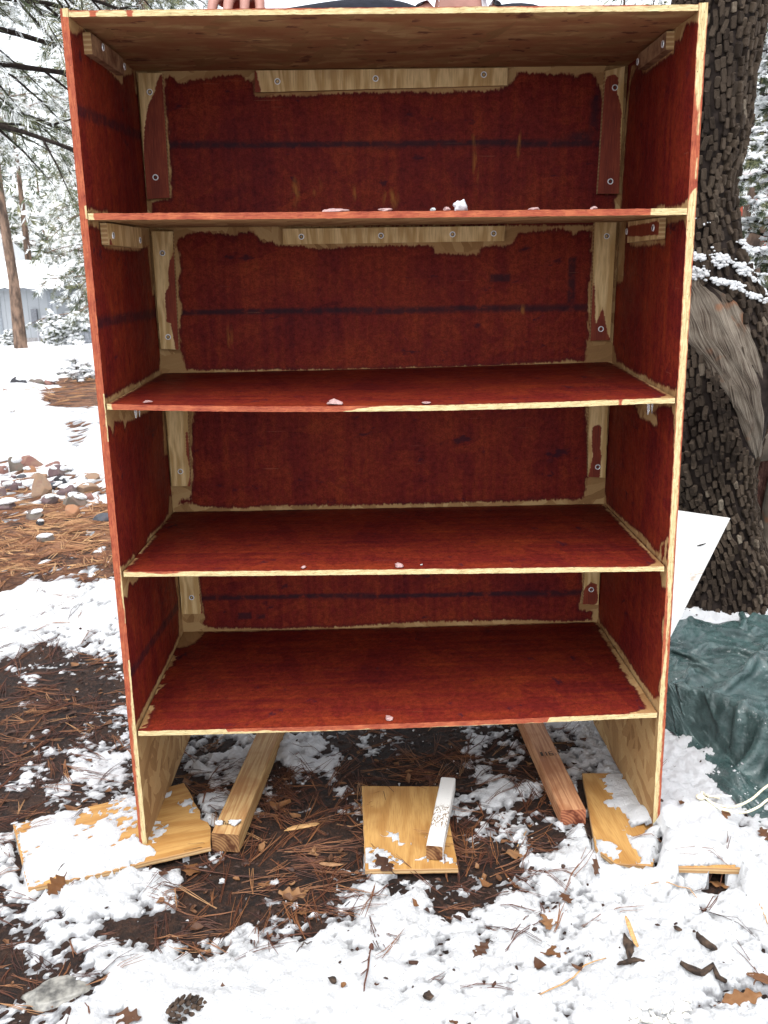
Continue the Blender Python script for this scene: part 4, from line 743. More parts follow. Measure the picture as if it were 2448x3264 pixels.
for k, q in SIDECLEAT.items():
    (ya, za), (yb_, zb), (yc, zc), (yd, zd) = q      # upper front, lower front, lower back, upper back
    xi, xo = (-.4995 + .012, -.4992) if k[0] == 'L' else (.498 - .012, .4982)
    if k in ('L1', 'R1'): xo += -.003 if k[0] == 'L' else .004
    zt = {'L1': 1.4938, 'R1': 1.4878, 'L2': 1.1878, 'R2': 1.1785}[k]
    if k == 'R2': za, zd = 1.1785, 1.1775
    x0, x1 = min(xi, xo), max(xi, xo)
    P8 = [[[(x0, ya, zb), (x0, ya, max(za, zt - .006))], [(x0, yc, zc), (x0, yc, max(zd, zt - .006))]], [[(x1, ya, zb), (x1, ya, max(za, zt - .006))], [(x1, yc, zc), (x1, yc, max(zd, zt - .006))]]]
    pp = {'R2': [RED_R2], 'L1': [RED_L1], 'R1': [RED_R1], 'L2': [RED_L2]}[k]
    o = board("cleat", P8, [M['ply_tint' if k in ('L1', 'R1') else 'ply'], M['plyedge']], {'b0': 1, 'b1': 1, 'c0': 0, 'c1': 1}, {'a0': .004, 'a1': .004}, paint_poly(pp, [1, 2]), case, rough=.0002)
    screws(o, SIDESCREW[k], k[0], xi)
# --- slush on the shelves, each scrap its own
def clump(name, label, loc, size, seed, mat='slush', lv=2, cat="snow clump", group="scraps of slush on the shelves", rough=.4):
    V, F = stone(3, size, seed + 5, 10); V = V * (1 + .30 * fbm(V[:, 0] + seed, V[:, 1] + V[:, 2] * 1.3, 190, 3, .65, s=seed))[:, None]; V[:, 2] = np.maximum(V[:, 2], -size[2] * .25)
    o = link(name, np_mesh(name, V, F, [M[mat]], True, attrs={"h": np.ones(len(V))}), None, loc); return tag(o, label, cat, group)
def shz(k, x): return {2: np.interp(x, [-.5, .5], [1.1998, 1.190]) - .001, 3: np.interp(x, [-.5, -.04, .5], [.8832, .8685, .8713]), 4: np.interp(x, [-.5, .5], [.5723, .5582]), 5: np.interp(x, [-.5, -.04, .5], [.2483, .2503, .2592])}[k]
for k, x, y, s, lab, mt in ((2, -.0892, .012, (.023, .008, .005), "long pink slush patch on the front lip of the topmost shelf", 'slush'), (2, -.0056, .012, (.013, .007, .004), "short pink slush patch mid front of the topmost shelf", 'slush'),
        (2, .075, .014, (.005, .005, .004), "tiny grey slush crumb left of the ice lump on the topmost shelf", 'snow'), (2, .096, .010, (.007, .006, .005), "pink slush crumb beside the ice lump on the topmost shelf", 'slush'),
        (2, .121, .02, (.012, .010, .014), "upright grey ice lump on the front of the topmost shelf", 'ice'), (2, .245, .012, (.014, .007, .004), "pink slush patch toward the right on the topmost shelf", 'slush'), (2, .345, .02, (.007, .007, .005), "small lilac slush bit near the right end of the topmost shelf", 'slush'),
        (3, -.098, .014, (.017, .010, .007), "pinkish white snow clump on the lip of the second shelf", 'slush'), (3, -.43, .012, (.008, .005, .003), "thin slush smear at the left end of the second shelf", 'slush'), (3, .062, .012, (.010, .008, .0025), "flat faint wet slush spot right of centre on the second shelf", 'slush'),
        (4, -.1687, .012, (.006, .006, .004), "small pink slush dot left of centre on the third shelf", 'slush'), (4, .007, .014, (.009, .008, .006), "round pink slush blob mid front of the third shelf", 'slush'), (4, .05, .02, (.0025, .0025, .002), "tiny white snow grain on the third shelf", 'snow'),
        (5, -.018, .018, (.009, .009, .006), "round grey pink slush blob on the bottom shelf front", 'slush')):
    if mt == 'ice' and 'ice' not in M: M['ice'] = mat_simple("grey_ice", (.60, .60, .62), .25, .15, 120, .5, bump=.4)
    clump("snow_clump", lab, (x, y, float(shz(k, x)) + s[2] * .25 + .0006), s, int(abs(x) * 1000) + k, mt)
M['glass_ice'] = NT("clear_ice").m
_b = M['glass_ice'].node_tree.nodes["Principled BSDF"]; _b.inputs['Transmission Weight'].default_value = .9; _b.inputs['Roughness'].default_value = .08; _b.inputs['IOR'].default_value = 1.31; _b.inputs['Base Color'].default_value = (.95, .95, .97, 1)
for x, y, l, lab in ((.4535, .006, .020, "small clear icicle under the right end of the second shelf"), (-.452, .006, .018, "small clear icicle under the left end of the second shelf")):
    mb = MB(); zt = .8612 if x > 0 else .8725; mb.tube([(x, y, zt), (x + .0005, y, zt - l * .5), (x, y, zt - l)], [.0032, .0026, .0008], 8); mb.tube([(x + .007, y, zt), (x + .007, y, zt - l * .9)], [.0016, .0005], 6)
    tag(mb.obj("icicle", M['glass_ice'], smooth=True), lab, "icicle")
# ---------------------------------------------------------------- scraps of wood under and round the case
def flat_board(name, poly, z0, z1, face_m, label, cat="plywood scrap", group=None, ang=0, zf=None):
    """plywood offcut with a ragged outline: top, bottom and layered rim"""
    c = np.mean(poly, 0); P = []
    for a, b in zip(poly, poly[1:] + poly[:1]):
        n = max(1, int(math.hypot(b[0] - a[0], b[1] - a[1]) / .012))
        for k in range(n): P.append((a[0] + (b[0] - a[0]) * k / n, a[1] + (b[1] - a[1]) * k / n))
    P = np.array(P); P = P + np.stack([.0009 * fbm(P[:, 0], P[:, 1], 90, 2, s=5), .0009 * fbm(P[:, 0], P[:, 1], 90, 2, s=6)], 1)
    n = len(P); zz = (lambda x, y: 0 * x) if zf is None else zf; lift = zz(P[:, 0], P[:, 1])
    bev = c + (P - c) * (1 - .0012 / np.linalg.norm(P - c, axis=1).clip(.01)[:, None])
    V = np.concatenate([np.c_[bev, z1 + lift], np.c_[P, z1 - .001 + lift], np.c_[P, z0 + lift], [[*c, z1 + float(np.ravel(zz(c[:1], c[1:]))[0])]], [[*c, z0]]]) - np.array([*c, 0])
    k = np.arange(n); k2 = (k + 1) % n
    rim = np.concatenate([np.stack([k, n + k, n + k2, k2], 1), np.stack([n + k, 2 * n + k, 2 * n + k2, n + k2], 1)])
    area = .5 * np.sum(P[:, 0] * np.roll(P[:, 1], -1) - P[:, 1] * np.roll(P[:, 0], -1))
    top = np.stack([np.full(n, 3 * n), k, k2], 1); bot = np.stack([np.full(n, 3 * n + 1), 2 * n + k2, 2 * n + k], 1)
    if area < 0: rim, top, bot = rim[:, ::-1], top[:, ::-1], bot[:, ::-1]
    ca, sa = math.cos(ang), math.sin(ang)
    uv = np.stack([V[:, 0] * ca + V[:, 1] * sa, -V[:, 0] * sa + V[:, 1] * ca], 1)
    me = np_mesh(name, V, [top, bot, rim], [face_m, M['plyedge']], False, np.concatenate([np.zeros(2 * n), np.ones(2 * n)]), uv=uv)
    o = link(name, me, None, (c[0], c[1], 0)); return tag(o, label, cat, group)
flat_board("plywood_scrap", PLYL, -.0115, -.002, M['ply_wet'], "ragged snow covered plywood scrap under the left foot of the bookcase", ang=.32)
flat_board("plywood_scrap", PLYC, -.0115, -.002, M['ply_c'], "squarish bare plywood scrap lying under the white stick", ang=-.03)
flat_board("plywood_scrap", PLYR, -.0115, -.002, M['ply_c'], "orange plywood scrap under the right foot of the bookcase", ang=.1)
flat_board("plywood_scrap", [(.512, -.1475), (.626, -.157), (.63, .04), (.52, .05)], .0085, .0205, M['ply_c'], "plywood scrap buried in snow at right with only its orange edge showing")
def stick(name, a_top, b_top, w, h, mats, label, cat, skew=0.0, zb=0.0):
    """sawn stick: local X along the length from a (front) to b (back); top face at z"""
    a = Vector(a_top); b = Vector(b_top); L = (b - a).length; d = (b - a).normalized(); s = d.cross(Vector((0, 0, 1))).normalized(); u = s.cross(d)
    nx = 40; prof = []; bv = .0022
    for (y, z) in ((-w / 2 + bv, 0), (w / 2 - bv, 0), (w / 2, -bv), (w / 2, -h + bv), (w / 2 - bv, -h), (-w / 2 + bv, -h), (-w / 2, -h + bv), (-w / 2, -bv)): prof.append((y, z))
    xs = np.linspace(0, L, nx); V = []
    for x in xs: V += [(x + skew * y, y, z) for y, z in prof]
    V = np.array(V); V[:, 1] += .0006 * fbm(V[:, 0], V[:, 2], 20, 2, s=3); V[:, 2] += .0006 * fbm(V[:, 0], V[:, 1], 25, 2, s=4)
    F = np.array([[i * 8 + k, i * 8 + (k + 1) % 8, i * 8 + 8 + (k + 1) % 8, i * 8 + 8 + k] for i in range(nx - 1) for k in range(8)])
    E = np.array([[0, 1, 2, 3, 4, 5, 6, 7], [(nx - 1) * 8 + k for k in range(7, -1, -1)]])
    me = np_mesh(name, V, [F, E], mats, False, [0] * len(F) + [1, 1])
    o = link(name, me); o.matrix_world = Matrix(((d.x, s.x, u.x, a.x), (d.y, s.y, u.y, a.y), (d.z, s.z, u.z, a.z), (0, 0, 0, 1)))
    return tag(o, label, cat)
bl = stick("lumber", (-.346, -.012, .0245), (-.288, .52, .0245), .0555, .040, [M['beam_y'], M['end_y']], "pale yellow pine stick lying under the left half of the bookcase", "lumber", -.05)
br = stick("lumber", (.3585, .047, .0195), (.326, .62, .0195), .0525, .036, [M['beam_r'], M['end_r']], "reddish fir stick lying under the right half of the bookcase", "lumber", -.02)
M['stamp'] = mat_simple("stamp_ink", (.05, .035, .025), .8, .3, 300)
def stamp(parent, cells, z):
    mb = MB()
    for x, y, lx, ly in cells:
        mb.add([(x, y, z), (x + lx, y, z), (x + lx, y + ly, z), (x, y + ly, z)], [[0, 1, 2, 3]])
    mb.obj("stamp", M['stamp'], parent)
cells = []
for i, yy in enumerate((.020, .0165, .013, .004, .0, -.004, -.008, -.013, -.0165)):
    for j in range(3):
        if (i * 7 + j * 5) % 4: cells.append((.030 + j * .0042, yy, .0034, .0030 if j != 1 else .0014))
stamp(bl, cells, .0016)
stamp(br, [(.214, -.016, .017, .0055), (.214, -.004, .017, .0026), (.214, .003, .017, .0022), (.214, .003, .003, .010), (.221, .003, .0028, .010), (.214, .0108, .009, .0022), (.2285, .003, .0026, .009), (.216, .018, .006, .0018)], .0016)
def whitestick():
    N = NT("worn_white_paint"); ob = N.obj(); sx = N.n('SeparateXYZ'); N.set(sx, '0', ob)
    zone = N.math('MULTIPLY', N.sm(sx.outputs[0], .055, .075), N.math('SUBTRACT', 1.0, N.sm(sx.outputs[0], .135, .15)))
    sp = N.math('MULTIPLY', N.sm(N.noise(N.mapping(ob, (0, 0, 0), (0, 0, 0), (1, 2, 2)), 130, 4, .7), .49, .56), zone)
    sp = N.math('MAXIMUM', sp, N.math('MULTIPLY', N.sm(N.noise(ob, 210, 3), .68, .72), .6))
    N.bump(sp, .3, .001); return N.out(N.mix(sp, (.66, .65, .62), (.16, .10, .05)), .55, .35)
M['wpaint'] = whitestick()
o = stick("painted_stick", (.0645, -.0775, .0300), (.1115, .170, .0265), .0315, .0300, [M['wpaint'], M['end_y']], "white painted stick with worn brown speckles standing on the middle plywood scrap", "stick")
clump("snow_clump", "white snow lump on the end of the pale pine stick", (-.330, .022, .0275), (.013, .010, .007), 7, 'snow', 3, "snow clump", "snow lumps on the pale pine stick", .6)
clump("snow_clump", "small flat snow lump at the left edge of the pale pine stick", (-.362, .024, .0265), (.009, .007, .004), 9, 'snow', 3, "snow clump", "snow lumps on the pale pine stick", .6)

# ---------------------------------------------------------------- white leaning panel
def white_panel():
    N = NT("white_painted_panel"); ob = N.obj()
    spot = N.math('MAXIMUM', N.sm(N.noise(N.mapping(ob, (.3, 0, .1), (0, .4, 0), (9, 9, 22)), 1.0, 4, .7), .60, .72), N.math('MULTIPLY', N.sm(N.noise(ob, 240, 2), .66, .72), .5))
    N.bump(N.noise(ob, 60, 3), .1, .001)
    m = N.out(N.mix(N.math('MULTIPLY', spot, .7), (.74, .74, .72), (.42, .27, .14)), .5, .3)
    # lower right edge runs down to the snow behind the tarp; left part hides behind the case
    Q = [(.50, .72, .475), (.752, .745, .4565), (.9135, .757, .4262), (.742, .70, .08), (.70, .69, -.02), (.50, .68, -.02)]
    n = len(Q); t = np.array((.12, -.985, .12)); t = t / np.linalg.norm(t) * .012
    F = np.array(Q); c = F.mean(0)
    V = np.concatenate([F, F - t]); k = np.arange(n); k2 = (k + 1) % n
    mb = bpy.data.meshes.new("white_panel"); mb.from_pydata([tuple(v) for v in V - c], [], [tuple(range(n))[::-1], tuple(range(n, 2 * n))] + [(int(a), int(b), int(b) + n, int(a) + n) for a, b in zip(k, k2)])
    mb.materials.append(m); o = link("white_panel", mb, None, tuple(c))
    tag(o, "white painted board leaning on the juniper trunk beside the bookcase", "board")
    d = MB(); d.tube([(.02, 0, .02), (.033, -.003, .024), (.047, -.001, .0275)], [.0014, .002, .001], 5)
    tw = link("twig", d.mesh("twig", [M['bark_dark']]), None, (.80, .742, .335)); tag(tw, "short dark twig stuck to the white leaning board", "twig")
white_panel()

# ---------------------------------------------------------------- green tarp heap and its cord
def build_tarp():
    N = NT("green_tarp"); ob = N.obj()
    weave = N.noise(N.mapping(ob, (0, 0, 0), (0, 0, 0), (1, 1, 1)), 700, 2)
    c1 = N.mix(N.sm(N.noise(ob, 26, 4), .35, .65), (.021, .043, .041), (.044, .080, .076))
    ice = N.math('MULTIPLY', N.sm(N.noise(ob, 95, 4, .7), .60, .68), N.sm(N.noise(ob, 6, 2), .42, .6))
    col = N.mix(N.math('MULTIPLY', ice, .55), c1, (.50, .52, .52))
    cr = N.noise(ob, 22, 5, .7, 1.4); cr2 = N.n('TexVoronoi', {'feature': 'DISTANCE_TO_EDGE'}, Scale=9.0); N.set(cr2, 'Vector', ob)
    N.bump(N.math('ADD', N.math('MULTIPLY', N.math('MINIMUM', cr2.outputs['Distance'], .25), .5), N.math('ADD', cr, N.math('MULTIPLY', weave, .12))), .55, .010)
    mat = N.out(col, N.math('ADD', .16, N.math('MULTIPLY', N.noise(ob, 40, 3), .26)), .6)
    nx, ny = 128, 100
    U, W = np.meshgrid(np.linspace(0, 1, nx), np.linspace(0, 1, ny))
    # front hem runs from beside the foot toward lower right; back edge behind
    fx = np.interp(U, [0, .10, .2, .35, .6, 1], [.600, .664, .682, .725, 1.0, 1.55]); fy = np.interp(U, [0, .10, .2, .35, .6, 1], [.42, .33, .20, .035, -.10, -.15])
    bx = np.interp(U, [0, .3, 1], [.56, .80, 1.55]); by = np.interp(U, [0, .3, 1], [.70, .98, 1.10])
    X0 = fx + (bx - fx) * W; Y0 = fy + (by - fy) * W
    PL = np.array([(.50, .56), (.632, .425), (.715, .372), (.77, .30), (.83, .185), (.885, .08), (.96, -.06), (1.1, -.30)])
    def under(X, Y):
        """the things the sheet is thrown over: a low stack whose edge runs diagonally, ground in front"""
        SD = np.full(X.shape, 9.0)
        for a, b in zip(PL[:-1], PL[1:]):
            e = b - a; t = np.clip(((X - a[0]) * e[0] + (Y - a[1]) * e[1]) / (e @ e), 0, 1); dx, dy = X - a[0] - t * e[0], Y - a[1] - t * e[1]
            d = np.hypot(dx, dy) * np.sign(e[0] * (Y - a[1]) - e[1] * (X - a[0])); SD = np.where(np.abs(d) < np.abs(SD), d, SD)
        back = sstep(.95, .55, Y)
        hgt = .092 * sstep(-.012, .012, SD) * (.35 + .65 * back) + .035 * np.exp(-((SD - .015) / .03) ** 2) * back
        hgt += .035 * np.exp(-(((X - .735) / .03) ** 2 + ((Y - .16) / .07) ** 2)) + .03 * np.exp(-(((X - 1.0) / .12) ** 2 + ((Y - .45) / .1) ** 2)) + .018 * fbm(X, Y, 7, 2, s=97) * sstep(0, .05, SD)
        return -.014 + hgt
    # let the slack sheet fall and settle (points joined by threads of fixed length)
    P = np.stack([X0, Y0, under(X0, Y0) + .05 + .03 * fbm(X0, Y0, 9, 3, s=93) + .02 * fbm(X0, Y0, 26, 2, s=94)], -1); Q = P.copy()
    slack = 1.20 + .10 * fbm(X0, Y0, 3, 2, s=96)
    links = []
    for dy, dx, st in ((0, 1, 1.0), (1, 0, 1.0), (1, 1, .7), (1, -1, .7), (0, 3, .16), (3, 0, .16)):
        A_ = (slice(0, ny - dy), slice(max(0, -dx), nx - max(0, dx))); B_ = (slice(dy, ny), slice(max(0, dx), nx - max(0, -dx)))
        L0 = np.hypot(X0[A_] - X0[B_], Y0[A_] - Y0[B_]) * slack[A_]; links.append((A_, B_, L0, st))
    for it in range(150):
        V_ = (P - Q) * .93; Q = P.copy(); P = P + V_; P[..., 2] -= .0006
        for k in range(5):
            for A_, B_, L0, st in links:
                d = P[B_] - P[A_]; l = np.linalg.norm(d, axis=-1); c_ = (d * (st * .42 * (l - L0) / (l + 1e-9))[..., None])
                if st < .5: c_ = np.where((l < L0)[..., None], c_, 0)
                P[A_] += c_; P[B_] -= c_
        h_ = under(P[..., 0], P[..., 1]) + .003; hit = P[..., 2] < h_; P[..., 2] = np.where(hit, h_, P[..., 2])
        P[..., :2] = np.where(hit[..., None], Q[..., :2] + .35 * (P[..., :2] - Q[..., :2]), P[..., :2])
    # finer mesh between the settled points, with small sharp crinkles
    def fine(G):
        n1, n2 = G.shape; r = np.empty((2 * n1 - 1, n2)); r[::2] = G; g = np.pad(G, ((1, 1), (0, 0)), 'edge'); r[1::2] = (-g[:n1 - 1] + 9 * g[1:n1] + 9 * g[2:n1 + 1] - g[3:n1 + 2]) / 16 if True else 0; return r
    def up(G): return fine(fine(G).T).T
    X, Y, Z = up(P[..., 0]), up(P[..., 1]), up(P[..., 2]); Uf, Wf = up(U), up(W); ny, nx = X.shape
    cr = 0
    for f_, a_, th_ in ((13., .0085, .4), (27., .0058, 1.5), (55., .0030, 2.4)):
        c_, s_ = math.cos(th_), math.sin(th_); wx = Uf * 1.1 + .03 * fbm(Uf, Wf, 5, 2, s=120); wy = Wf + .03 * fbm(Uf, Wf, 5, 2, s=121); cr = cr + a_ * tnoise((wx * c_ - wy * s_) * f_ * 1.2, (wx * s_ + wy * c_) * f_ * .8, int(f_))
    Z = Z + cr
    V = np.stack([X, Y, Z], -1).reshape(-1, 3); c = np.array([.95, .45, 0])
    o = link("tarp", np_mesh("tarp", V - c, grid_faces(nx, ny), [mat], True), None, tuple(c))
    tag(o, "crumpled dark green plastic tarp heaped beside the bookcase", "tarp")
    # crusts of snow on the tarp
    mb = MB(); pts = [(.672, .245), (.705, .215), (.715, .20), (.70, .255), (.735, .17), (.745, .135), (.72, .12), (.76, .20), (.77, .10), (.79, .06), (.83, .22), (.70, .46), (.73, .452), (.76, .44), (.69, .30), (.80, .36), (.685, .27)]
    zi = lambda x, y: float(V[np.argmin((V[:, 0] - x) ** 2 + (V[:, 1] - y) ** 2), 2])
    for i, (x, y) in enumerate(pts):
        for j in range(3):
            xx, yy = x + R.gauss(0, .008), y + R.gauss(0, .010); s = R.uniform(.001, .0036); v, f = blob(1, (s, s * R.uniform(.8, 1.8), s * .6), i * 9 + j, .4)
            mb.add(v + np.array((xx, yy, zi(xx, yy) + .0008)) - c, f)
    me = mb.mesh("snow_crust", [M['snow']], True); a = me.attributes.new("h", 'FLOAT', 'POINT'); a.data.foreach_set("value", np.ones(len(me.vertices), np.float32))
    tag(link("snow_crust", me, o), kind='stuff')
build_tarp()
def build_cord():
    N = NT("cream_cord"); ob = N.obj(); tw = N.noise(N.mapping(ob, (0, 0, 0), (0, .6, 0), (300, 60, 60)), 1.0, 2); N.bump(tw, .6, .001)
    m = N.out(N.mix(N.sm(tw, .4, .6), (.62, .54, .36), (.78, .72, .56)), .8, .15)
    mb = MB()
    def crv(P, zs, r):
        P = [Vector((x, y, z)) for (x, y), z in zip(P, zs)]; out = []
        for i in range(len(P) - 1):
            p0, p1, p2, p3 = P[max(i - 1, 0)], P[i], P[i + 1], P[min(i + 2, len(P) - 1)]
            for t in np.linspace(0, 1, 7)[:-1]:
                out.append(.5 * ((2 * p1) + (p2 - p0) * t + (2 * p0 - 5 * p1 + 4 * p2 - p3) * t * t + (3 * p1 - p0 - 3 * p2 + p3) * t ** 3))
        out.append(P[-1]); mb.tube(out, r, 7)
    g = lambda x, y, d: tz(x, y) + d
    crv([(.620, .036), (.647, .031), (.68, .027), (.722, .043), (.78, .08), (.90, .11)], [g(.62, .036, .005), g(.647, .031, .008), .030, .036, .050, .085], .0026)
    crv([(.621, .030), (.649, .018), (.691, .012), (.726, .022), (.78, .05), (.92, .06)], [g(.621, .03, .004), g(.649, .018, .006), .026, .030, .040, .07], .0026)
    crv([(.615, .034), (.622, .050), (.636, .068), (.655, .080), (.672, .092)], [g(.615, .034, .004), g(.622, .05, .009), g(.636, .068, .014), g(.655, .08, .016), g(.672, .092, .013)], .0030)
    for i in range(16): mb.tube([(.668, .090, tz(.672, .092) + .012), (.676 + R.uniform(-.006, .008), .092 + R.uniform(-.008, .008), tz(.672, .092) + .010 + R.uniform(0, .010))], [.0012, .0004], 4)
    v, f = blob(2, (.008, .009, .006), 4, .35); mb.add(v + np.array((.613, .034, tz(.613, .034) + .004)), f)
    tag(mb.obj("cord", m, smooth=True), "doubled cream tie cord with a frayed end beside the tarp", "cord")
    mb = MB(); mb.tube([(.642, .060, tz(.642, .06) + .010), (.690, .066, .030)], .0015, 6)
    tag(mb.obj("wire_pin", M['steel'], smooth=True), "thin shiny metal pin sticking out under the tarp hem", "pin")
build_cord()

# ---------------------------------------------------------------- the juniper on the right
CL = [(-.12, 1.135, 1.27, .175), (.0, 1.128, 1.27, .140), (.10, 1.118, 1.27, .132), (.22, 1.085, 1.27, .122), (.34, 1.050, 1.27, .128), (.44, 1.030, 1.27, .140), (.58, 1.030, 1.27, .162), (.72, 1.030, 1.27, .178), (.86, 1.015, 1.27, .172), (.97, .995, 1.27, .155), (1.05, .968, 1.27, .135), (1.15, .945, 1.27, .122), (1.30, .925, 1.27, .115), (1.45, .945, 1.27, .125), (1.60, .952, 1.275, .128), (1.78, .972, 1.28, .135), (2.1, .99, 1.30, .128), (2.6, 1.03, 1.34, .115), (3.4, 1.02, 1.42, .085), (4.4, 1.10, 1.45, .04)]
CLa = np.array(CL)
def trunk_pt(s, th, lift=0.0):
    """s = height parameter, th = angle (0 faces +x, -pi/2 faces the camera)"""
    s = np.asarray(s, float); th = np.asarray(th, float)
    x = np.interp(s, CLa[:, 0], CLa[:, 1]); y = np.interp(s, CLa[:, 0], CLa[:, 2]); r = np.interp(s, CLa[:, 0], CLa[:, 3])
    flare = 1 + .35 * np.exp(-np.maximum(s + .05, 0) / .07) * (.5 + .5 * np.cos(3 * th + 1))
    lob = 1 + .05 * np.cos(2 * th + 2.2 * s) + .035 * np.cos(5 * th - 3 * s)
    rr = r * flare * lob + lift
    return np.stack([x + rr * np.cos(th), y + rr * np.sin(th), s + 0 * th], -1)
def dead_zone(s, th):
    """weathered bare wood running diagonally down the face"""
    p = trunk_pt(s, th); c = np.interp(p[..., 2], [.50, .60, .72, .86, .99, 1.02], [1.150, 1.125, 1.075, .990, .935, .91]); w = np.interp(p[..., 2], [.49, .53, .62, .75, .88, .97, 1.03], [.0, .036, .055, .078, .095, .075, .0])
    return (np.abs(p[..., 0] - c) < w) & (np.sin(th) < -.25)
def build_juniper():
    t = thing("juniper_tree", "leaning juniper trunk with checkered bark and a bare grey scar", "tree", (1.13, 1.27, 0))
    base = np.array((1.13, 1.27, 0))
    S = np.linspace(-.12, 4.4, 300); TH = np.linspace(0, 2 * math.pi, 73)[:-1]
    s, th = np.meshgrid(S, TH, indexing='ij'); P = trunk_pt(s, th, .006 * fbm(th * 3, s * 14, 1.0, 3, s=101) - .006)
    n = len(TH); i, k = np.meshgrid(np.arange(len(S) - 1), np.arange(n), indexing='ij'); k2 = (k + 1) % n
    F = np.stack([i * n + k, i * n + k2, (i + 1) * n + k2, (i + 1) * n + k], -1).reshape(-1, 4)
    link("trunk", np_mesh("trunk", P.reshape(-1, 3) - base, F, [M['bark_dark']], True), t)
    # bark plates
    var = []
    for v in range(7):
        r2 = random.Random(40 + v); m = 8; q = lambda lo=.18, hi=.5: r2.uniform(lo, hi)
        ou = [(1, -1 + q()), (1 - .1 * q(), 1 - q()), (1 - q(), 1), (-1 + q(), 1 - .15 * q()), (-1, 1 - q()), (-1 + .1 * q(), -1 + q()), (-1 + q(), -1), (1 - q(), -1 + .1 * q())]
        V = [(x, y, -.7) for x, y in ou] + [(x * .95, y * .96, .45 + r2.uniform(-.15, .15)) for x, y in ou] + [(x * .80, y * .88, .80 + r2.uniform(-.2, .2)) for x, y in ou]
        Q = [[a * m + k, a * m + (k + 1) % m, (a + 1) * m + (k + 1) % m, (a + 1) * m + k] for a in (0, 1) for k in range(m)]
        var.append((np.array(V), Q, [[2 * m + k for k in range(m)]]))
    plates = []
    sv = -.10; row = 0
    while sv < 3.2:
        hgt = .0315 if sv < 1.9 else .05
        r = float(np.interp(sv, CLa[:, 0], CLa[:, 3])); nc = max(14, int(2 * math.pi * r / (.0175 if sv < 1.9 else .03)))
        for c in range(nc):
            tw = .55 * math.sin(sv * 2.0) + .15 * fbm(np.array([sv * 3.]), np.array([c * .37]), 1.0, 2, s=7)[0]
            thv = 2 * math.pi * (c + .5 + R.uniform(-.12, .12)) / nc + tw
            ss = sv + R.uniform(-.006, .006) + hgt * ((c * 7) % 5) / 5
            plates.append((ss, thv % (2 * math.pi), hgt * R.choice((.44, .48, .50, .53, .38, .66)), math.pi * r / nc * R.uniform(.72, .94), R.randrange(7)))
        sv += hgt; row += 1
    recs = []
    for ss, thv, hh, ww, v in plates:
        if dead_zone(np.array(ss), np.array(thv)): continue
        p = trunk_pt(ss, thv); a = trunk_pt(ss + .01, thv) - p; b = trunk_pt(ss, thv + .03) - p
        a /= np.linalg.norm(a); nn = np.cross(b, a); nn /= np.linalg.norm(nn); b = np.cross(a, nn)
        tilt = R.gauss(-.06, .12); a2 = a * math.cos(tilt) + b * math.sin(tilt); b2 = np.cross(a2, nn)
        # plates stand proud and lean off the trunk a little
        nn2 = nn + a2 * R.gauss(0, .12) + b2 * R.gauss(0, .12); nn2 /= np.linalg.norm(nn2); b2 = np.cross(a2, nn2); b2 /= np.linalg.norm(b2); a2 = np.cross(nn2, b2)
        th_ = R.uniform(.004, .007) + .007 * max(0, math.sin(thv * 9.0 + 2.0 * math.sin(ss * 5) + 3 * ss))
        d = np.linalg.norm(p - np.array(CAM)); vis = -(nn @ (p - np.array(CAM))) / d
        px = 1224 + 3006 * ((p[0] + .0381) / (p[1] + 1.6467)); fr = 2100 < px < 2500 and p[2] > -.02 and p[2] < 1.85
        recs.append((vis > .12 and fr, vis * hh * ww / d ** 2, p, a2, b2, nn2, hh, ww, th_, v))
    seen = sorted([r for r in recs if r[0]], key=lambda r: -r[1]); single = seen[:300]; ids = {id(r) for r in single}
    tones = [0.08, .28, .42, .55, .66, .8, 1.0]; wts = [5, 6, 5, 4, 2.5, 1.2, .5]
    cache = {}
    def pm(v, tone):
        if (v, tone) not in cache:
            V, Q, T = var[v]; cache[(v, tone)] = np_mesh("bark_plate", V, [np.array(T), np.array(Q)], [M['plate']], False, attrs={"var": np.full(len(V), tones[tone])})
        return cache[(v, tone)]
    VV = []; FQ = []; FT = []; AT = []; off = 0
    for r in recs:
        _, _, p, a, b, nn, hh, ww, tk, v = r; tone = int(np.clip(round(2.1 + 2.6 * float(fbm(np.array([p[0] * 9]), np.array([p[2] * 5]), 1.0, 2, s=130)[0]) + R.gauss(0, .8) + (2.2 if R.random() < .035 else 0)), 0, 6))
        if id(r) in ids:
            o = link("bark_plate", pm(v, tone), t)
            o.matrix_local = Matrix(((b[0] * ww, a[0] * hh, nn[0] * tk, p[0] - base[0]), (b[1] * ww, a[1] * hh, nn[1] * tk, p[1] - base[1]), (b[2] * ww, a[2] * hh, nn[2] * tk, p[2]), (0, 0, 0, 1)))
        else:
            V, Q, T = var[v]; W = p + V[:, :1] * b * ww + V[:, 1:2] * a * hh + V[:, 2:] * nn * tk
            VV.append(W - base); FQ.append(np.array(Q) + off); FT.append(np.array(T) + off); AT.append(np.full(len(V), tones[tone])); off += len(V)
    tag(link("bark_plates", np_mesh("bark_plates", np.concatenate(VV), [np.concatenate(FQ), np.concatenate(FT)], [M['plate']], False, attrs={"var": np.concatenate(AT)}), t), kind='stuff')
    # bare grey wood
    N = NT("weathered_wood"); ob = N.obj(); g = N.noise(N.mapping(N.uv(), (0, 0, 0), (0, 0, 0), (46, 2.2, 1)), 1.0, 5, .68)
    g2 = N.noise(ob, 14, 3); col = N.ramp(N.math('ADD', N.math('MULTIPLY', g, .7), N.math('MULTIPLY', g2, .3)), [(.36, (.012, .008, .006)), (.42, (.060, .043, .032)), (.52, (.135, .110, .085)), (.66, (.235, .20, .16))])
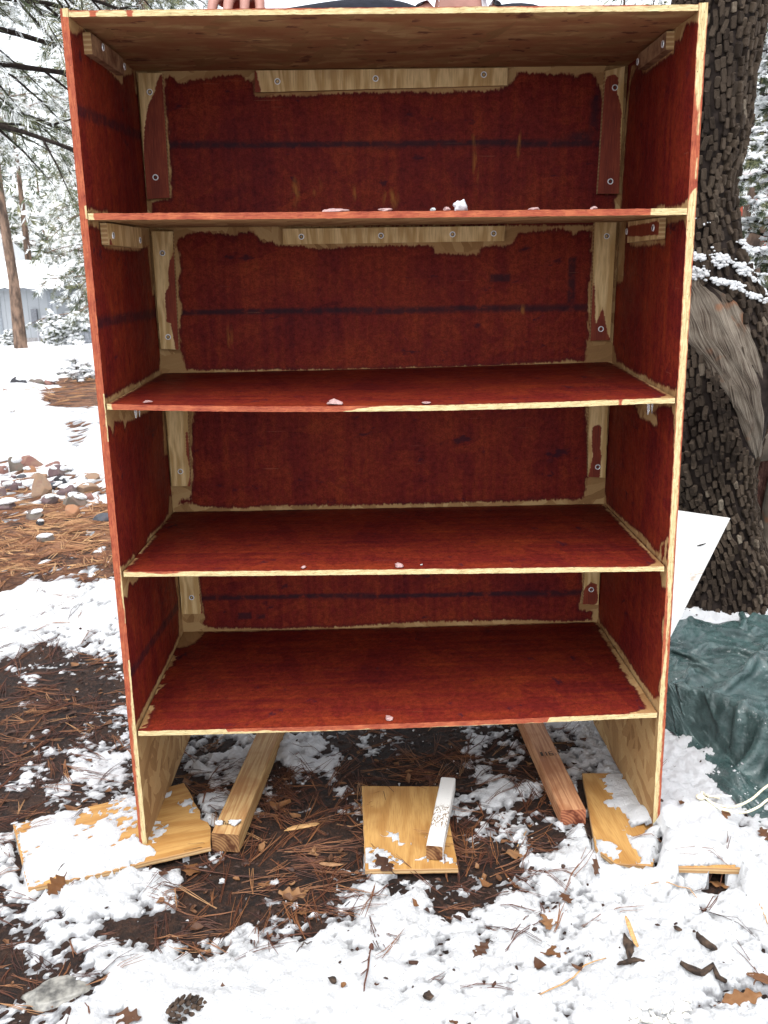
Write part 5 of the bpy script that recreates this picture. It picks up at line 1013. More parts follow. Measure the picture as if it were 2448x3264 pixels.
    col = N.mix(N.math('MULTIPLY', N.sm(N.noise(ob, 10, 3), .6, .7), .6), col, (.20, .075, .03)); N.bump(g, .8, .006); mw = N.out(col, .85, .15)
    ns, nw = 70, 22; Vd = []
    for i in range(ns):
        z = .49 + .55 * i / (ns - 1); cx = float(np.interp(z, [.48, .50, .60, .72, .86, .99, 1.02], [1.155, 1.150, 1.125, 1.075, .990, .935, .91])); w = float(np.interp(z, [.48, .53, .62, .75, .88, .97, 1.05], [.008, .040, .060, .083, .100, .080, .010]))
        x0 = np.interp(z, CLa[:, 0], CLa[:, 1]); y0 = np.interp(z, CLa[:, 0], CLa[:, 2]); r = np.interp(z, CLa[:, 0], CLa[:, 3])
        for j in range(nw):
            q = 2 * j / (nw - 1) - 1; x = cx + w * q + .004 * math.sin(z * 40 + j); dx = min(.97, max(-.97, (x - x0) / r))
            prof = .014 * (1 - q * q) ** .5 + .010 * math.exp(-((q - .15) / .22) ** 2) - .012 * math.exp(-((q - .55) / .12) ** 2)
            Vd.append((x, y0 - r * math.sqrt(1 - dx * dx) * 1.0 - prof + .004, z))
    Vd = np.array(Vd) - base; Vd[:, 1] += .0035 * fbm(Vd[:, 0] * 6, Vd[:, 2], 22, 3, s=111)
    link("deadwood", np_mesh("deadwood", Vd, grid_faces(nw, ns), [mw], True, uv=np.array([(j / (nw - 1), i / (ns - 1) * 2) for i in range(ns) for j in range(nw)]) + np.stack([.06 * fbm(Vd[:, 2], Vd[:, 0], 6, 2, s=3), 0 * Vd[:, 0]], 1)), t)
    # splinters at the scar
    mb = MB()
    for i in range(14):
        x = R.uniform(.955, 1.07); z = R.uniform(.72, .86); y = 1.09 + R.uniform(-.01, .02); l = R.uniform(.03, .10)
        mb.tube([(x, y, z), (x + l * .22, y - .008, z - l)], [R.uniform(.002, .006), .001], 5)
    mb2 = mb.mesh("splinters", [mw]); mb2.transform(Matrix.Translation(-Vector(base))); link("splinters", mb2, t)
    # limbs high up and a second stem behind at right
    mb = MB(); mb.tube([(1.30, 1.45, -.1), (1.30, 1.44, .12), (1.28, 1.42, .3), (1.27, 1.40, .5), (1.30, 1.42, .8), (1.42, 1.5, 1.1), (1.62, 1.6, 1.45), (1.9, 1.8, 1.9)], [.11, .085, .075, .07, .065, .055, .045, .03], 16)
    N = NT("red_brown_bark"); ob = N.obj(); n_ = N.noise(N.mapping(ob, (0, 0, 0), (0, 0, 0), (3, 3, 1)), 22, 4, .7); N.bump(n_, 1.0, .012)
    mr = N.out(N.ramp(n_, [(.3, (.03, .012, .010)), (.5, (.10, .045, .036)), (.7, (.22, .12, .09))]), .9, .1)
    me = mb.mesh("stem", [mr], True); me.transform(Matrix.Translation(-Vector(base))); link("stem", me, t)
    mb = MB(); mb.tube([(1.20, 1.30, .50), (1.27, 1.27, .512), (1.36, 1.24, .535), (1.46, 1.2, .56)], [.045, .040, .036, .034], 14); mb.tube([(1.275, 1.32, .02), (1.262, 1.315, .16), (1.268, 1.32, .3), (1.29, 1.33, .44)], [.014, .022, .028, .03], 9)
    me = mb.mesh("limb", [mw], True); me.transform(Matrix.Translation(-Vector(base))); link("limb", me, t)
    mb = MB()
    for z, an, l in ((2.3, 2.6, 1.3), (2.7, .4, 1.5), (3.0, 4.4, 1.2), (3.4, 1.6, 1.0), (3.7, 5.6, .9)):
        x = float(np.interp(z, CLa[:, 0], CLa[:, 1])); y = float(np.interp(z, CLa[:, 0], CLa[:, 2])); d = Vector((math.cos(an), math.sin(an), .35))
        mb.tube([Vector((x, y, z)) + d * l * q + Vector((0, 0, .15 * q * q)) for q in (0, .3, .6, 1)], [.05, .04, .028, .012], 8)
    me = mb.mesh("branches", [M['bark_dark']], True); me.transform(Matrix.Translation(-Vector(base))); link("branches", me, t)
    # snow caught on the ledges of the bark
    mb = MB(); cnt = 0
    tries = 0
    while cnt < 70 and tries < 20000:
        tries += 1; ss = R.uniform(.02, 1.3); thv = R.uniform(math.pi * .98, 2 * math.pi * 1.02)
        p = trunk_pt(ss, thv, .007); dxr = (p[0] - np.interp(ss, CLa[:, 0], CLa[:, 1])) / np.interp(ss, CLa[:, 0], CLa[:, 3])
        ledge = math.exp(-((ss - (1.085 - .055 * dxr)) / .022) ** 2) + .9 * math.exp(-((ss - (1.02 - .05 * dxr)) / .016) ** 2) + .7 * math.exp(-((ss - 1.17 + .05 * dxr) / .012) ** 2) + .9 * max(0, dxr - .55) * (.92 < ss < 1.15) + .010
        if dead_zone(np.array(ss), np.array(thv)): ledge *= .05
        if R.random() > ledge * .5: continue
        cnt += 1; nb_ = R.randrange(10, 26) if ledge > .2 else 5
        for q in range(nb_):   # a ragged drift along the ledge
            t2 = thv + R.gauss(0, .085); s2 = ss - .25 * (t2 - thv) * .1 + R.gauss(0, .0045); p2 = trunk_pt(s2, t2, R.uniform(.004, .010)); z_ = R.uniform(.0022, .0068) * (1 if ledge > .2 else .6)
            v, f = blob(1, (z_ * 1.3, z_, z_ * .85), cnt * 31 + q, .45); mb.add(v + p2 - base, f)
    me = mb.mesh("bark_snow", [M['snow']], True); a = me.attributes.new("h", 'FLOAT', 'POINT'); a.data.foreach_set("value", np.ones(len(me.vertices), np.float32))
    tag(link("bark_snow", me, t), kind='stuff')
build_juniper()

# ---------------------------------------------------------------- leaves, twigs, cones, stones on the ground
def leaf_mesh(seed, ln):
    r2 = random.Random(seed); lob = 5 if seed % 3 else 7; pts = []
    n = 40
    for i in range(n + 1):       # right side outline, lobed like an oak leaf
        t = i / n; w = math.sin(math.pi * min(1, t * .97 + .03)) ** .6 * (.27 + .10 * math.cos(2 * math.pi * (t * lob * .5 + .1)) * (1 - .2 * t)); pts.append((t, max(.012, w * (.7 + .6 * t))))
    V = []; F = []
    curl = r2.uniform(.1, .45); cup = r2.uniform(-.5, .7)
    for t, w in pts:
        for q in (-1, -.5, 0, .5, 1):
            yy = q * w; V.append(((t - .5) * ln, yy * ln, ln * (cup * .5 * yy * yy * 2 + curl * .35 * (t - .5) ** 2 + .02 * math.sin(t * 17 + q * 3))))
    for i in range(n):
        for k in range(4): F.append([i * 5 + k, i * 5 + k + 1, i * 5 + k + 6, i * 5 + k + 5])
    mb = MB(); mb.add(V, F, at=r2.uniform(.0, .35)); mb.tube([(.47 * ln, 0, .01 * ln), (.62 * ln, .02 * ln, .0), (.75 * ln, .06 * ln, .01 * ln)], [.0012, .001, .0007], 4)
    return mb
leaf_lab = ["upright orange brown oak leaf below the left plywood scrap", "large tan lobed oak leaf below the pale pine stick", "wet brown leaf sunk in snow at the bottom edge",
 "tan oak leaf left of the middle plywood scrap in dark litter", "dark curled leaf on the front edge of the middle plywood scrap", "small orange leaf bit at the snow edge below the dark litter", "brown crumpled leaf beside a black twig in the snow at lower centre", "reddish leaf tip at the very bottom edge of the picture",
 "tan veined oak leaf among the right foreground litter", "orange brown lobed oak leaf in the right foreground snow", "grey brown folded leaf in snow below the right plywood scrap", "narrow curled brown leaf in the snow below the cord", "large tan brown leaf at the lower right corner", "orange brown oak leaf at the right edge of the picture",
 "tan holed leaf on needles left of the reddish stick", "red brown leaf at the right edge under the tarp hem", "yellow brown leaf under the buried plywood edge", "small brown leaf above the tan veined leaf"]
lens = [.052, .062, .048, .058, .05, .02, .036, .03, .056, .064, .04, .032, .062, .06, .055, .04, .045, .036]
lv = [.55, .6, .25, .8, .12, .5, .25, .35, .7, .55, .35, .5, .65, .55, .7, .3, .75, .4]
for i, ((x, y), lab) in enumerate(zip(LEAF, leaf_lab)):
    if i == 16: y -= .012
    mb = leaf_mesh(i * 7 + 3, lens[i]); mb.at = [np.clip(a * .4 + lv[i] - .1, 0, 1) for a in mb.at]
    up = i in (0, 10)
    tag(mb.obj("oak_leaf", M['leaf'], smooth=True, loc=(x, y, tz(x, y) + (.012 if up else .004)), rot=(R.uniform(-.25, .25) + (.9 if up else 0), R.uniform(-.25, .25), R.uniform(0, 6.3) if not up else 1.3)), lab, "leaf", "dead oak leaves on the snow")
M['char'] = mat_simple("black_bark", (.022, .016, .014), .85, .4, 90, .2, bump=.6, c2=(.07, .045, .03)); M['tanwood'] = mat_simple("split_wood", (.42, .24, .10), .75, .3, 60, .2, bump=.4, stretch=(1, 6, 6))
tw = [(0, .008, 'char', "steep black bark splinter of the V shaped pair at lower right", 1), (1, .007, 'char', "flat black bark splinter of the V shaped pair at lower right", 1), (2, .0045, 'tanwood', "tan wood splinter leaning on the black bark pieces", 1), (3, .0055, 'char', "long black twig lying in the snow at lower right", 0), (4, .005, 'char', "short black bark bit above the long black twig", 1), (5, .007, 'char', "black bark chunk half sunk in snow right of the V shaped bark", 1),
 (6, .0008, 'tanwood', "long thin straw on the white snow below the right foot", 0), (7, .0012, 'tanwood', "long tan needle stalk crossing the right foreground", 0), (8, .0009, 'tanwood', "needle with a black tip at the right edge", 0), (9, .0012, 'char', "black tipped twig beside the end of the reddish stick", 0), (10, .0011, 'tanwood', "tan needle pair on a snow mound left of the reddish stick", 0),
 (11, .0016, 'redtwig', "red brown twig with a black bud in the centre foreground snow", 0), (12, .0008, 'char', "thin black twig in snow right of centre foreground", 0), (13, .0007, 'char', "fine black twig below the middle plywood scrap", 0), (14, .0010, 'char', "bent black stem on the snow at centre left", 0), (15, .006, 'tanwood', "long tan wood chip among needles under the bookcase", 1), (16, .005, 'leafwood', "flat brown wood chip left of the middle plywood scrap", 1),
 (17, .008, 'char', "clump of black debris in the centre foreground snow", 1), (18, .008, 'char', "dark debris bit in snow at lower centre right", 1), (21, .0011, 'char', "thin dark twig crossing the left plywood corner", 0)]
M['redtwig'] = mat_simple("red_twig", (.085, .034, .022), .7, .3, 200, .2); M['leafwood'] = mat_simple("brown_chip", (.22, .12, .06), .8, .3, 80, .2)
for idx, r, mt, lab, chunky in tw:
    (xa, ya), (xb, yb2) = TWIG[idx]; mb = MB(); n = 7; P = []
    for k in range(n):
        t = k / (n - 1); x = xa + (xb - xa) * t + R.gauss(0, r * .35); y = ya + (yb2 - ya) * t + R.gauss(0, r * .35); P.append((x, y, tz(x, y) + r * (.8 if chunky else 1.4) + (.012 * (1 - t) if idx in (0, 2) else 0) + (.006 * math.sin(math.pi * t) if idx in (6, 7, 14) else 0)))
    if chunky:
        L_ = math.hypot(xb - xa, yb2 - ya); v, f = stone(3, (L_ * .55, r * 1.15, r * (.55 if 'wood' in mt else .75)), 700 + idx, 14); v[:, 1] += .25 * r * np.sin(v[:, 0] / L_ * 5 + idx); v[:, 1:] *= (1 + .25 * fbm(v[:, 0], v[:, 1], 160, 2, s=idx))[:, None]
        sl = (P[-1][2] - P[0][2]) / max(L_, .01); mb.add(v @ np.array(Euler((0, -sl, math.atan2(yb2 - ya, xb - xa))).to_matrix()).T + np.array(P[n // 2]), f)
    else: mb.tube(P, [r * (.55 + .6 * math.sin(math.pi * (k + .7) / (n + .4))) * R.uniform(.8, 1.15) for k in range(n)], 6 if chunky else 5)
    if idx == 11:
        v, f = blob(2, (.0042, .007, .004), 5, .5); mb.add(v + np.array(P[0]), f)
        for q in (.35, .5, .62): p = P[int(q * 6)]; mb.tube([p, (p[0] - .012, p[1] - .03 * q, p[2] + .002)], [.001, .0006], 4)
    o = mb.obj("wood_chip" if mt in ('tanwood', 'leafwood') and chunky else ("bark_piece" if chunky else "twig"), M[mt], smooth=True)
    c = Vector(P[n // 2]); o.data.transform(Matrix.Translation(-c)); o.location = c
    tag(o, lab, "wood chip" if mt in ('tanwood', 'leafwood') and chunky else ("bark" if chunky else "twig"))
def cone():
    mb = MB(); n = 0
    for i in range(60):
        t = i / 59; a = i * 2.4; r = .016 * math.sin(math.pi * (.12 + .82 * t)) + .002; x = (t - .5) * .055
        q = Quaternion((1, 0, 0), a); v, f = blob(0, (.006, .0045, .0028), i, .3); v = v @ np.array(Euler((0, -.6, 0)).to_matrix()).T + np.array((0, 0, r)); v = v @ np.array(q.to_matrix()).T + np.array((x, 0, 0)); mb.add(v, f)
    x, y = -.345, -.440; tag(mb.obj("pine_cone", M['char'], loc=(x, y, tz(x, y) + .001), rot=(0, .1, .55)), "dark open pine cone sunk in the snow at the bottom", "pine cone")
cone()
V, F = blob(3, (.056, .036, .020), 17, .3, 1.8); V[:, 2] = np.minimum(V[:, 2], .014)
tag(link("stone", np_mesh("stone", V, F, [mat_simple("wet_grey_stone", (.07, .066, .06), .35, .35, 50, .5, bump=.6, c2=(.25, .24, .21))], True), None, (-.566, -.372, tz(-.566, -.372) - .007), (0, 0, .3)), "wet grey flat stone poking from snow at lower left", "stone")
# glassy slush plates at the bottom right
mb = MB()
for i in range(34):
    x = .385 + R.uniform(-.045, .05); y = -.452 + R.uniform(-.035, .012); v, f = blob(0, (R.uniform(.006, .016), R.uniform(.003, .008), R.uniform(.002, .004)), i, .5); e = Euler((R.uniform(-.7, .7), R.uniform(-.7, .7), R.uniform(0, 6)))
    mb.add(v @ np.array(e.to_matrix()).T + np.array((x, y, tz(x, y) + .004)), f)
tag(mb.obj("ice_shards", mat_simple("wet_ice", (.66, .64, .58), .18, .12, 60, .6)), "heap of glassy ice shards at the bottom right", "ice")
# ---------------------------------------------------------------- stones of the low rock line at left
tone = dict(dark=.05, slate=.2, brown=.37, mauve=.42, olive=.55, grey=.5, pink=.68, tan=.85, tanred=.74, orange=.98)
desc = ["olive stone with a flat front at the top left of the rock line", "long tan red stone standing at the top of the rock line", "small orange red stone under the long tan red stone", "pinkish stone at the left edge of the rock line", "peaked pink stone at the top middle of the rock line", "mauve stone under the peaked pink stone", "grey stone at the top right of the rock line", "flat tan orange stone near the top of the rock line", "thin slate stone in the upper left rocks", "thin brown stone beside the thin slate stone", "purple stone at the left of the middle rocks", "red brown stone below the purple stone", "small brown stone right of the purple stone", "tall pointed tan stone in the middle of the rocks", "brown stone behind the tall pointed tan stone", "slate blue stone right of the tall pointed tan stone", "dark mauve stone at the left edge of the middle rocks", "wide mauve flat stone right of the rock line", "wide tan flat stone nearest the bookcase side", "tan stone at the far right of the rock line", "grey mauve stone in the front middle of the rocks", "big olive grey stone at the front right of the rocks", "pink tan stone beside the big olive grey stone", "mauve snow capped stone at the front left of the rocks", "grey beige flat stone among the orange needles", "orange tan stone at the front of the rock line", "small dark purple stone alone in the needles", "long grey stone lowest in the needle litter", "long slate stone in needles close to the bookcase side", "dark grey stone in the notch of the rock line", "dark pyramid stone alone on the far snow", "small olive stone beside the dark pyramid stone", "grey flat stone on the far snow", "pale pink flat stone on the far snow"]
for i, (x, y, w, h, c) in enumerate(ROCKS):
    w *= 1.3; h *= 1.3; a = w * .55; hh = max(h * .75, w * .3); V, F = stone(3, (a * 1.15, a * R.uniform(.6, .9), hh * 1.25), 300 + i)
    z = soil_z1(x, y) + hh * .42; o = link("rock", np_mesh("rock", V, F, [M['rock']], False, attrs={"var": np.full(len(V), tone[c])}), None, (x, y, z), (R.uniform(-.2, .2), R.uniform(-.2, .2), R.uniform(-.5, .5)))
    tag(o, desc[i], "rock", "stones of the snowy rock line")
    if i % 3 != 1:
        V, F = blob(2, (a * .85, a * .7, hh * .45), 500 + i, .3); k = np_mesh("snow_cap", V, F, [M['snow']], True, attrs={"h": np.ones(len(V))})
        link("snow_cap", k, o, (R.uniform(-.3, .3) * a, a * .25, hh * .72))
# ---------------------------------------------------------------- trees and buildings behind
def tufts(P, Dv, k, ln, w, var, rs):
    """k thin needles fanned out at each twig point"""
    n = len(P); D3 = rs.normal(0, 1, (n, k, 3)); D3 /= np.linalg.norm(D3, axis=2, keepdims=True)
    d = D3 * .85 + Dv[:, None, :] * 1.0; d /= np.linalg.norm(d, axis=2, keepdims=True)
    L = ln * rs.uniform(.6, 1.1, (n, k, 1)); tip = P[:, None, :] + d * L; tip[..., 2] -= .12 * L[..., 0]
    s = np.cross(d, rs.normal(0, 1, (n, k, 3))); s /= np.linalg.norm(s, axis=2, keepdims=True) + 1e-9
    b = P[:, None, :] + rs.normal(0, .008, (n, k, 3))
    mid = (b + tip) * .5
    V = np.stack([b, mid + s * w, tip, mid - s * w], 2).reshape(-1, 3)
    F = np.arange(n * k * 4).reshape(-1, 4)
    A = np.repeat(np.clip(np.repeat(var, k) + rs.normal(0, .08, n * k), 0, 1), 4)
    return V, F, A
def snow_lumps(P, S, rs, lv=1):
    V0, F0 = (ICO0, ICO1)[lv]; n = len(P); nv = len(V0)
    W = V0[None] * (S[:, None, None] * np.array([1.25, 1.25, .62])) * (1 + .25 * rs.normal(0, 1, (n, nv, 1)).clip(-1.3, 1.3)) + P[:, None, :]
    return W.reshape(-1, 3), (np.arange(n)[:, None, None] * nv + F0[None]).reshape(-1, 3)
def tree_meshes(seed, h, r, limbs, k=15, ln=.13, nw=.0035, snow=1.0, snow_s=.05, bark='pinebark', dense=1.0, droop=.25, tuftstep=.10, frost_haze=.32):
    """limbs: list of (height, azimuth, length, rise); returns trunk, crown, snow meshes around the origin"""
    rs = np.random.default_rng(seed); rr = random.Random(seed); mb = MB()
    lean = [(rr.uniform(-.02, .02) * h * q, rr.uniform(-.02, .02) * h * q, h * q) for q in np.linspace(0, 1, 9)]
    lean[0] = (0, 0, -.3); mb.tube(lean, [r * (1.25 if q == 0 else 1) * (1 - .88 * q) for q in np.linspace(0, 1, 9)], 12)
    TP = []; TD = []; SP = []
    for (hz, az, L, rise) in limbs:
        q = hz / h; i = min(7, int(q * 8)); f = q * 8 - i; base = Vector(lean[i]).lerp(Vector(lean[i + 1]), f)
        d = Vector((math.cos(az), math.sin(az), rise)).normalized(); pts = [base]; n = 6
        for j in range(1, n + 1):
            t = j / n; d = (d + Vector((rr.uniform(-.16, .16), rr.uniform(-.16, .16), rr.uniform(-.08, .08) - droop * .22))).normalized(); pts.append(pts[-1] + d * L / n)
        rb = max(.006, r * .17 * (1 - .6 * q)); mb.tube(pts, [rb * (1 - .8 * j / n) + .002 for j in range(n + 1)], 6)
        SP += [p + Vector((0, 0, rb * .8)) for p in pts[1:]]
        for j in range(1, n + 1):
            for s in range(rr.choice((2, 3)) if L > .8 else 2):
                b = pts[j - 1].lerp(pts[j], rr.random()); side = d.cross(Vector((0, 0, 1))); side = (side if side.length > .1 else Vector((1, 0, 0))).normalized() * rr.choice((-1, 1))
                td = (side * rr.uniform(.4, 1) + d * rr.uniform(.3, .9) + Vector((0, 0, rr.uniform(-.7, .35)))).normalized(); l2 = L * rr.uniform(.14, .34); e = b + td * l2 + Vector((0, 0, -droop * l2 * .5))
                mb.tube([b, b.lerp(e, .5) + Vector((0, 0, .02)), e], [rb * .3 + .002, rb * .2 + .0015, .0015], 4, cap=False)
                m = max(1, int(l2 / tuftstep * dense))
                for a in range(m + 1):
                    t = .25 + .75 * a / max(1, m); TP.append(list(b.lerp(e, t))); TD.append(list(td)); 
                    if rr.random() < .5 * snow: SP.append(b.lerp(e, t) + Vector((rr.uniform(-.04, .04), rr.uniform(-.04, .04), .03)))
        TP.append(list(pts[-1])); TD.append(list(d))
    TP = np.array(TP); TD = np.array(TD); V, F, A = tufts(TP, TD, k, ln, nw, np.where(rs.random(len(TP)) < frost_haze, .85, np.clip(rs.normal(.28, .15, len(TP)), 0, .6)), rs)  # whitened tufts: snow on the needles, plus background haze put into the colour
    SPa = np.array([list(p) for p in SP]); SPa = SPa[rs.random(len(SPa)) < min(1, snow)]
    Vs, Fs = snow_lumps(SPa, rs.uniform(.4, 1.25, len(SPa)) * snow_s, rs)
    return mb.mesh("trunk", [M[bark]], True), np_mesh("crown", V, F, [M['green']], False, attrs={"var": A}), np_mesh("snow_load", Vs, Fs, [M['snow']], True, attrs={"h": np.ones(len(Vs))})
def plant(name, meshes, label, cat, loc, rz=0, sc=1, group=None):
    t = thing(name, label, cat, loc, rz, group); t.scale = (sc,) * 3
    for n, m in zip(("trunk", "crown", "snow_load"), meshes):
        if m is not None:
            o = link(n, m, t)
            if n != 'trunk': tag(o, kind='stuff')
    return t
rr = random.Random(8)
# big pine at the left whose boughs reach into the picture
lm = [(2.42, -.10, 2.3, -.02), (2.18, -.30, 2.1, -.04), (2.62, .15, 2.3, .0), (2.75, -.05, 2.2, .05), (2.30, .35, 1.9, -.05), (3.1, .2, 2.0, .12), (2.85, -.22, 2.1, .10), (3.25, -.05, 2.1, .05), (2.70, -.30, 2.1, .06)]
lm += [(rr.uniform(2.4, 9), rr.uniform(.6, 5.9), rr.uniform(1.2, 2.4), rr.uniform(-.1, .3)) for _ in range(20)]
PINE_NEAR = tree_meshes(3, 10, .17, lm, 15, .115, .0020, .30, .020, bark='bark_dark', droop=.3, tuftstep=.07, frost_haze=.26)
plant("pine_tree", PINE_NEAR, "large pine at the left edge with dark drooping boughs nearest the camera", "tree", (-3.3, 4.6, -.05), 0, 1, "pines behind the bookcase")
def pine_limbs(h, cb, n, L): return [(cb + (h - cb) * (i / n) ** .9, rr.uniform(0, 6.3), L * (1 - .75 * i / n) * rr.uniform(.75, 1.15), rr.uniform(-.15, .35)) for i in range(n)]
PA = tree_meshes(11, 9, .14, pine_limbs(8.6, .5, 52, 2.0), 16, .15, .0048, .5, .036)
PB = tree_meshes(12, 12, .17, pine_limbs(11.5, 1.2, 56, 2.2), 16, .16, .0055, .5, .038)
PC = tree_meshes(13, 15, .16, pine_limbs(14.5, 5.5, 40, 2.3), 15, .17, .0065, .6, .042)
spots = [(PC, -9.72, 25, 0, 1.0, "tall bare trunked pine standing before the grey shed"), (PC, -5.7, 10.5, 1, .8, "loose pine with snow patches behind the near dark boughs"), (PB, -3.6, 15.5, 2, 1, "snow dusted pine left of the bookcase in the middle distance"), (PB, -5.0, 20.5, 3, 1.0, "bushy snowy pine close to the left side of the bookcase"), (PB, -9.1, 30.5, 4, .9, "pale snow loaded pine behind the wooden fence"), (PA, -10.6, 36, 5, 1.15, "snow loaded pine behind the shed roof"), (PB, -15.2, 40, 1.5, 1.2, "tall snowy pine behind the left end of the shed"), (PB, -6.6, 24.0, 2.4, .8, "snowy pine beside the fence at the bookcase edge")]
for ms, x, y, a, s, lab in spots: plant("pine_tree", ms, lab, "tree", (x, y, float(slope(y)) - .05), a, s, "pines behind the bookcase")
# junipers at right, heavy with snow
JA = tree_meshes(21, 3.2, .10, [(.25 + 2.7 * (i / 46), rr.uniform(0, 6.3), 1.25 * (1 - .6 * i / 46) * rr.uniform(.7, 1.15), rr.uniform(0, .6)) for i in range(46)], 22, .07, .0045, 1.2, .027, 'bark_dark', 1.6, .1, .06)
JB = tree_meshes(22, 4.6, .12, [(.9 + 3.5 * (i / 52), rr.uniform(0, 6.3), 1.5 * (1 - .6 * i / 52) * rr.uniform(.7, 1.15), rr.uniform(0, .5)) for i in range(52)], 22, .08, .005, 1.0, .028, 'bark_dark', 1.5, .15, .07)
plant("juniper_shrub", JA, "snow heaped juniper just right of the checkered trunk", "tree", (2.85, 5.2, -.05), .3, .78, "snowy junipers at the right")
plant("juniper_shrub", JB, "taller green juniper behind the snow heaped one at right", "tree", (4.1, 8.2, -.2), 1.3, 1.0, "snowy junipers at the right")
plant("juniper_shrub", JB, "pale juniper farthest back at the right edge", "tree", (6.3, 14.5, -.6), 2.9, 1.15, "snowy junipers at the right")
mb = MB(); mb.tube([(2.96, 6, -.2), (2.97, 6, .6), (2.985, 6, 1.1), (3.03, 6.0, 1.3), (3.1, 6.05, 1.42), (3.22, 6.1, 1.56)], [.11, .085, .08, .07, .055, .03], 10); mb.tube([(2.96, 6, 1.0), (2.94, 6.0, 1.2), (2.93, 6, 1.4), (2.95, 6, 1.55)], [.06, .05, .04, .02], 8)
tag(mb.obj("bare_trunk", M['pinebark'], smooth=True), "grey brown forked bare trunk between the snowy junipers", "tree")
# shrub and sapling at left
SH = tree_meshes(31, 1.0, .03, [(.05 + .75 * (i / 40), rr.uniform(0, 6.3), .8 * (1 - .5 * i / 40) * rr.uniform(.6, 1.1), rr.uniform(.1, 1.0)) for i in range(40)], 14, .09, .007, 1.0, .05, 'bark_dark', 1.6, .05, .08)
plant("shrub", SH, "frosted grey green shrub before the shed wall", "shrub", (-8.75, 26, float(slope(26)) - .08), 0, 1.05, "frosted shrubs by the shed")
plant("shrub", SH, "frosted shrub at the foot of the bare trunked pine", "shrub", (-10.8, 27, float(slope(27)) - .08), 2, .55, "frosted shrubs by the shed")
SA = tree_meshes(33, .75, .012, [(.05 + .62 * (i / 16), rr.uniform(0, 6.3), .34 * (1 - .5 * i / 16) * rr.uniform(.6, 1.1), rr.uniform(-.1, .5)) for i in range(11)], 9, .05, .004, 1.6, .035, 'bark_dark', 1.2, .15, .07)
plant("sapling", SA, "small snow buried sapling on the white ground at left", "sapling", (-3.32, 9.0, float(slope(9)) - .04), 0, .62)
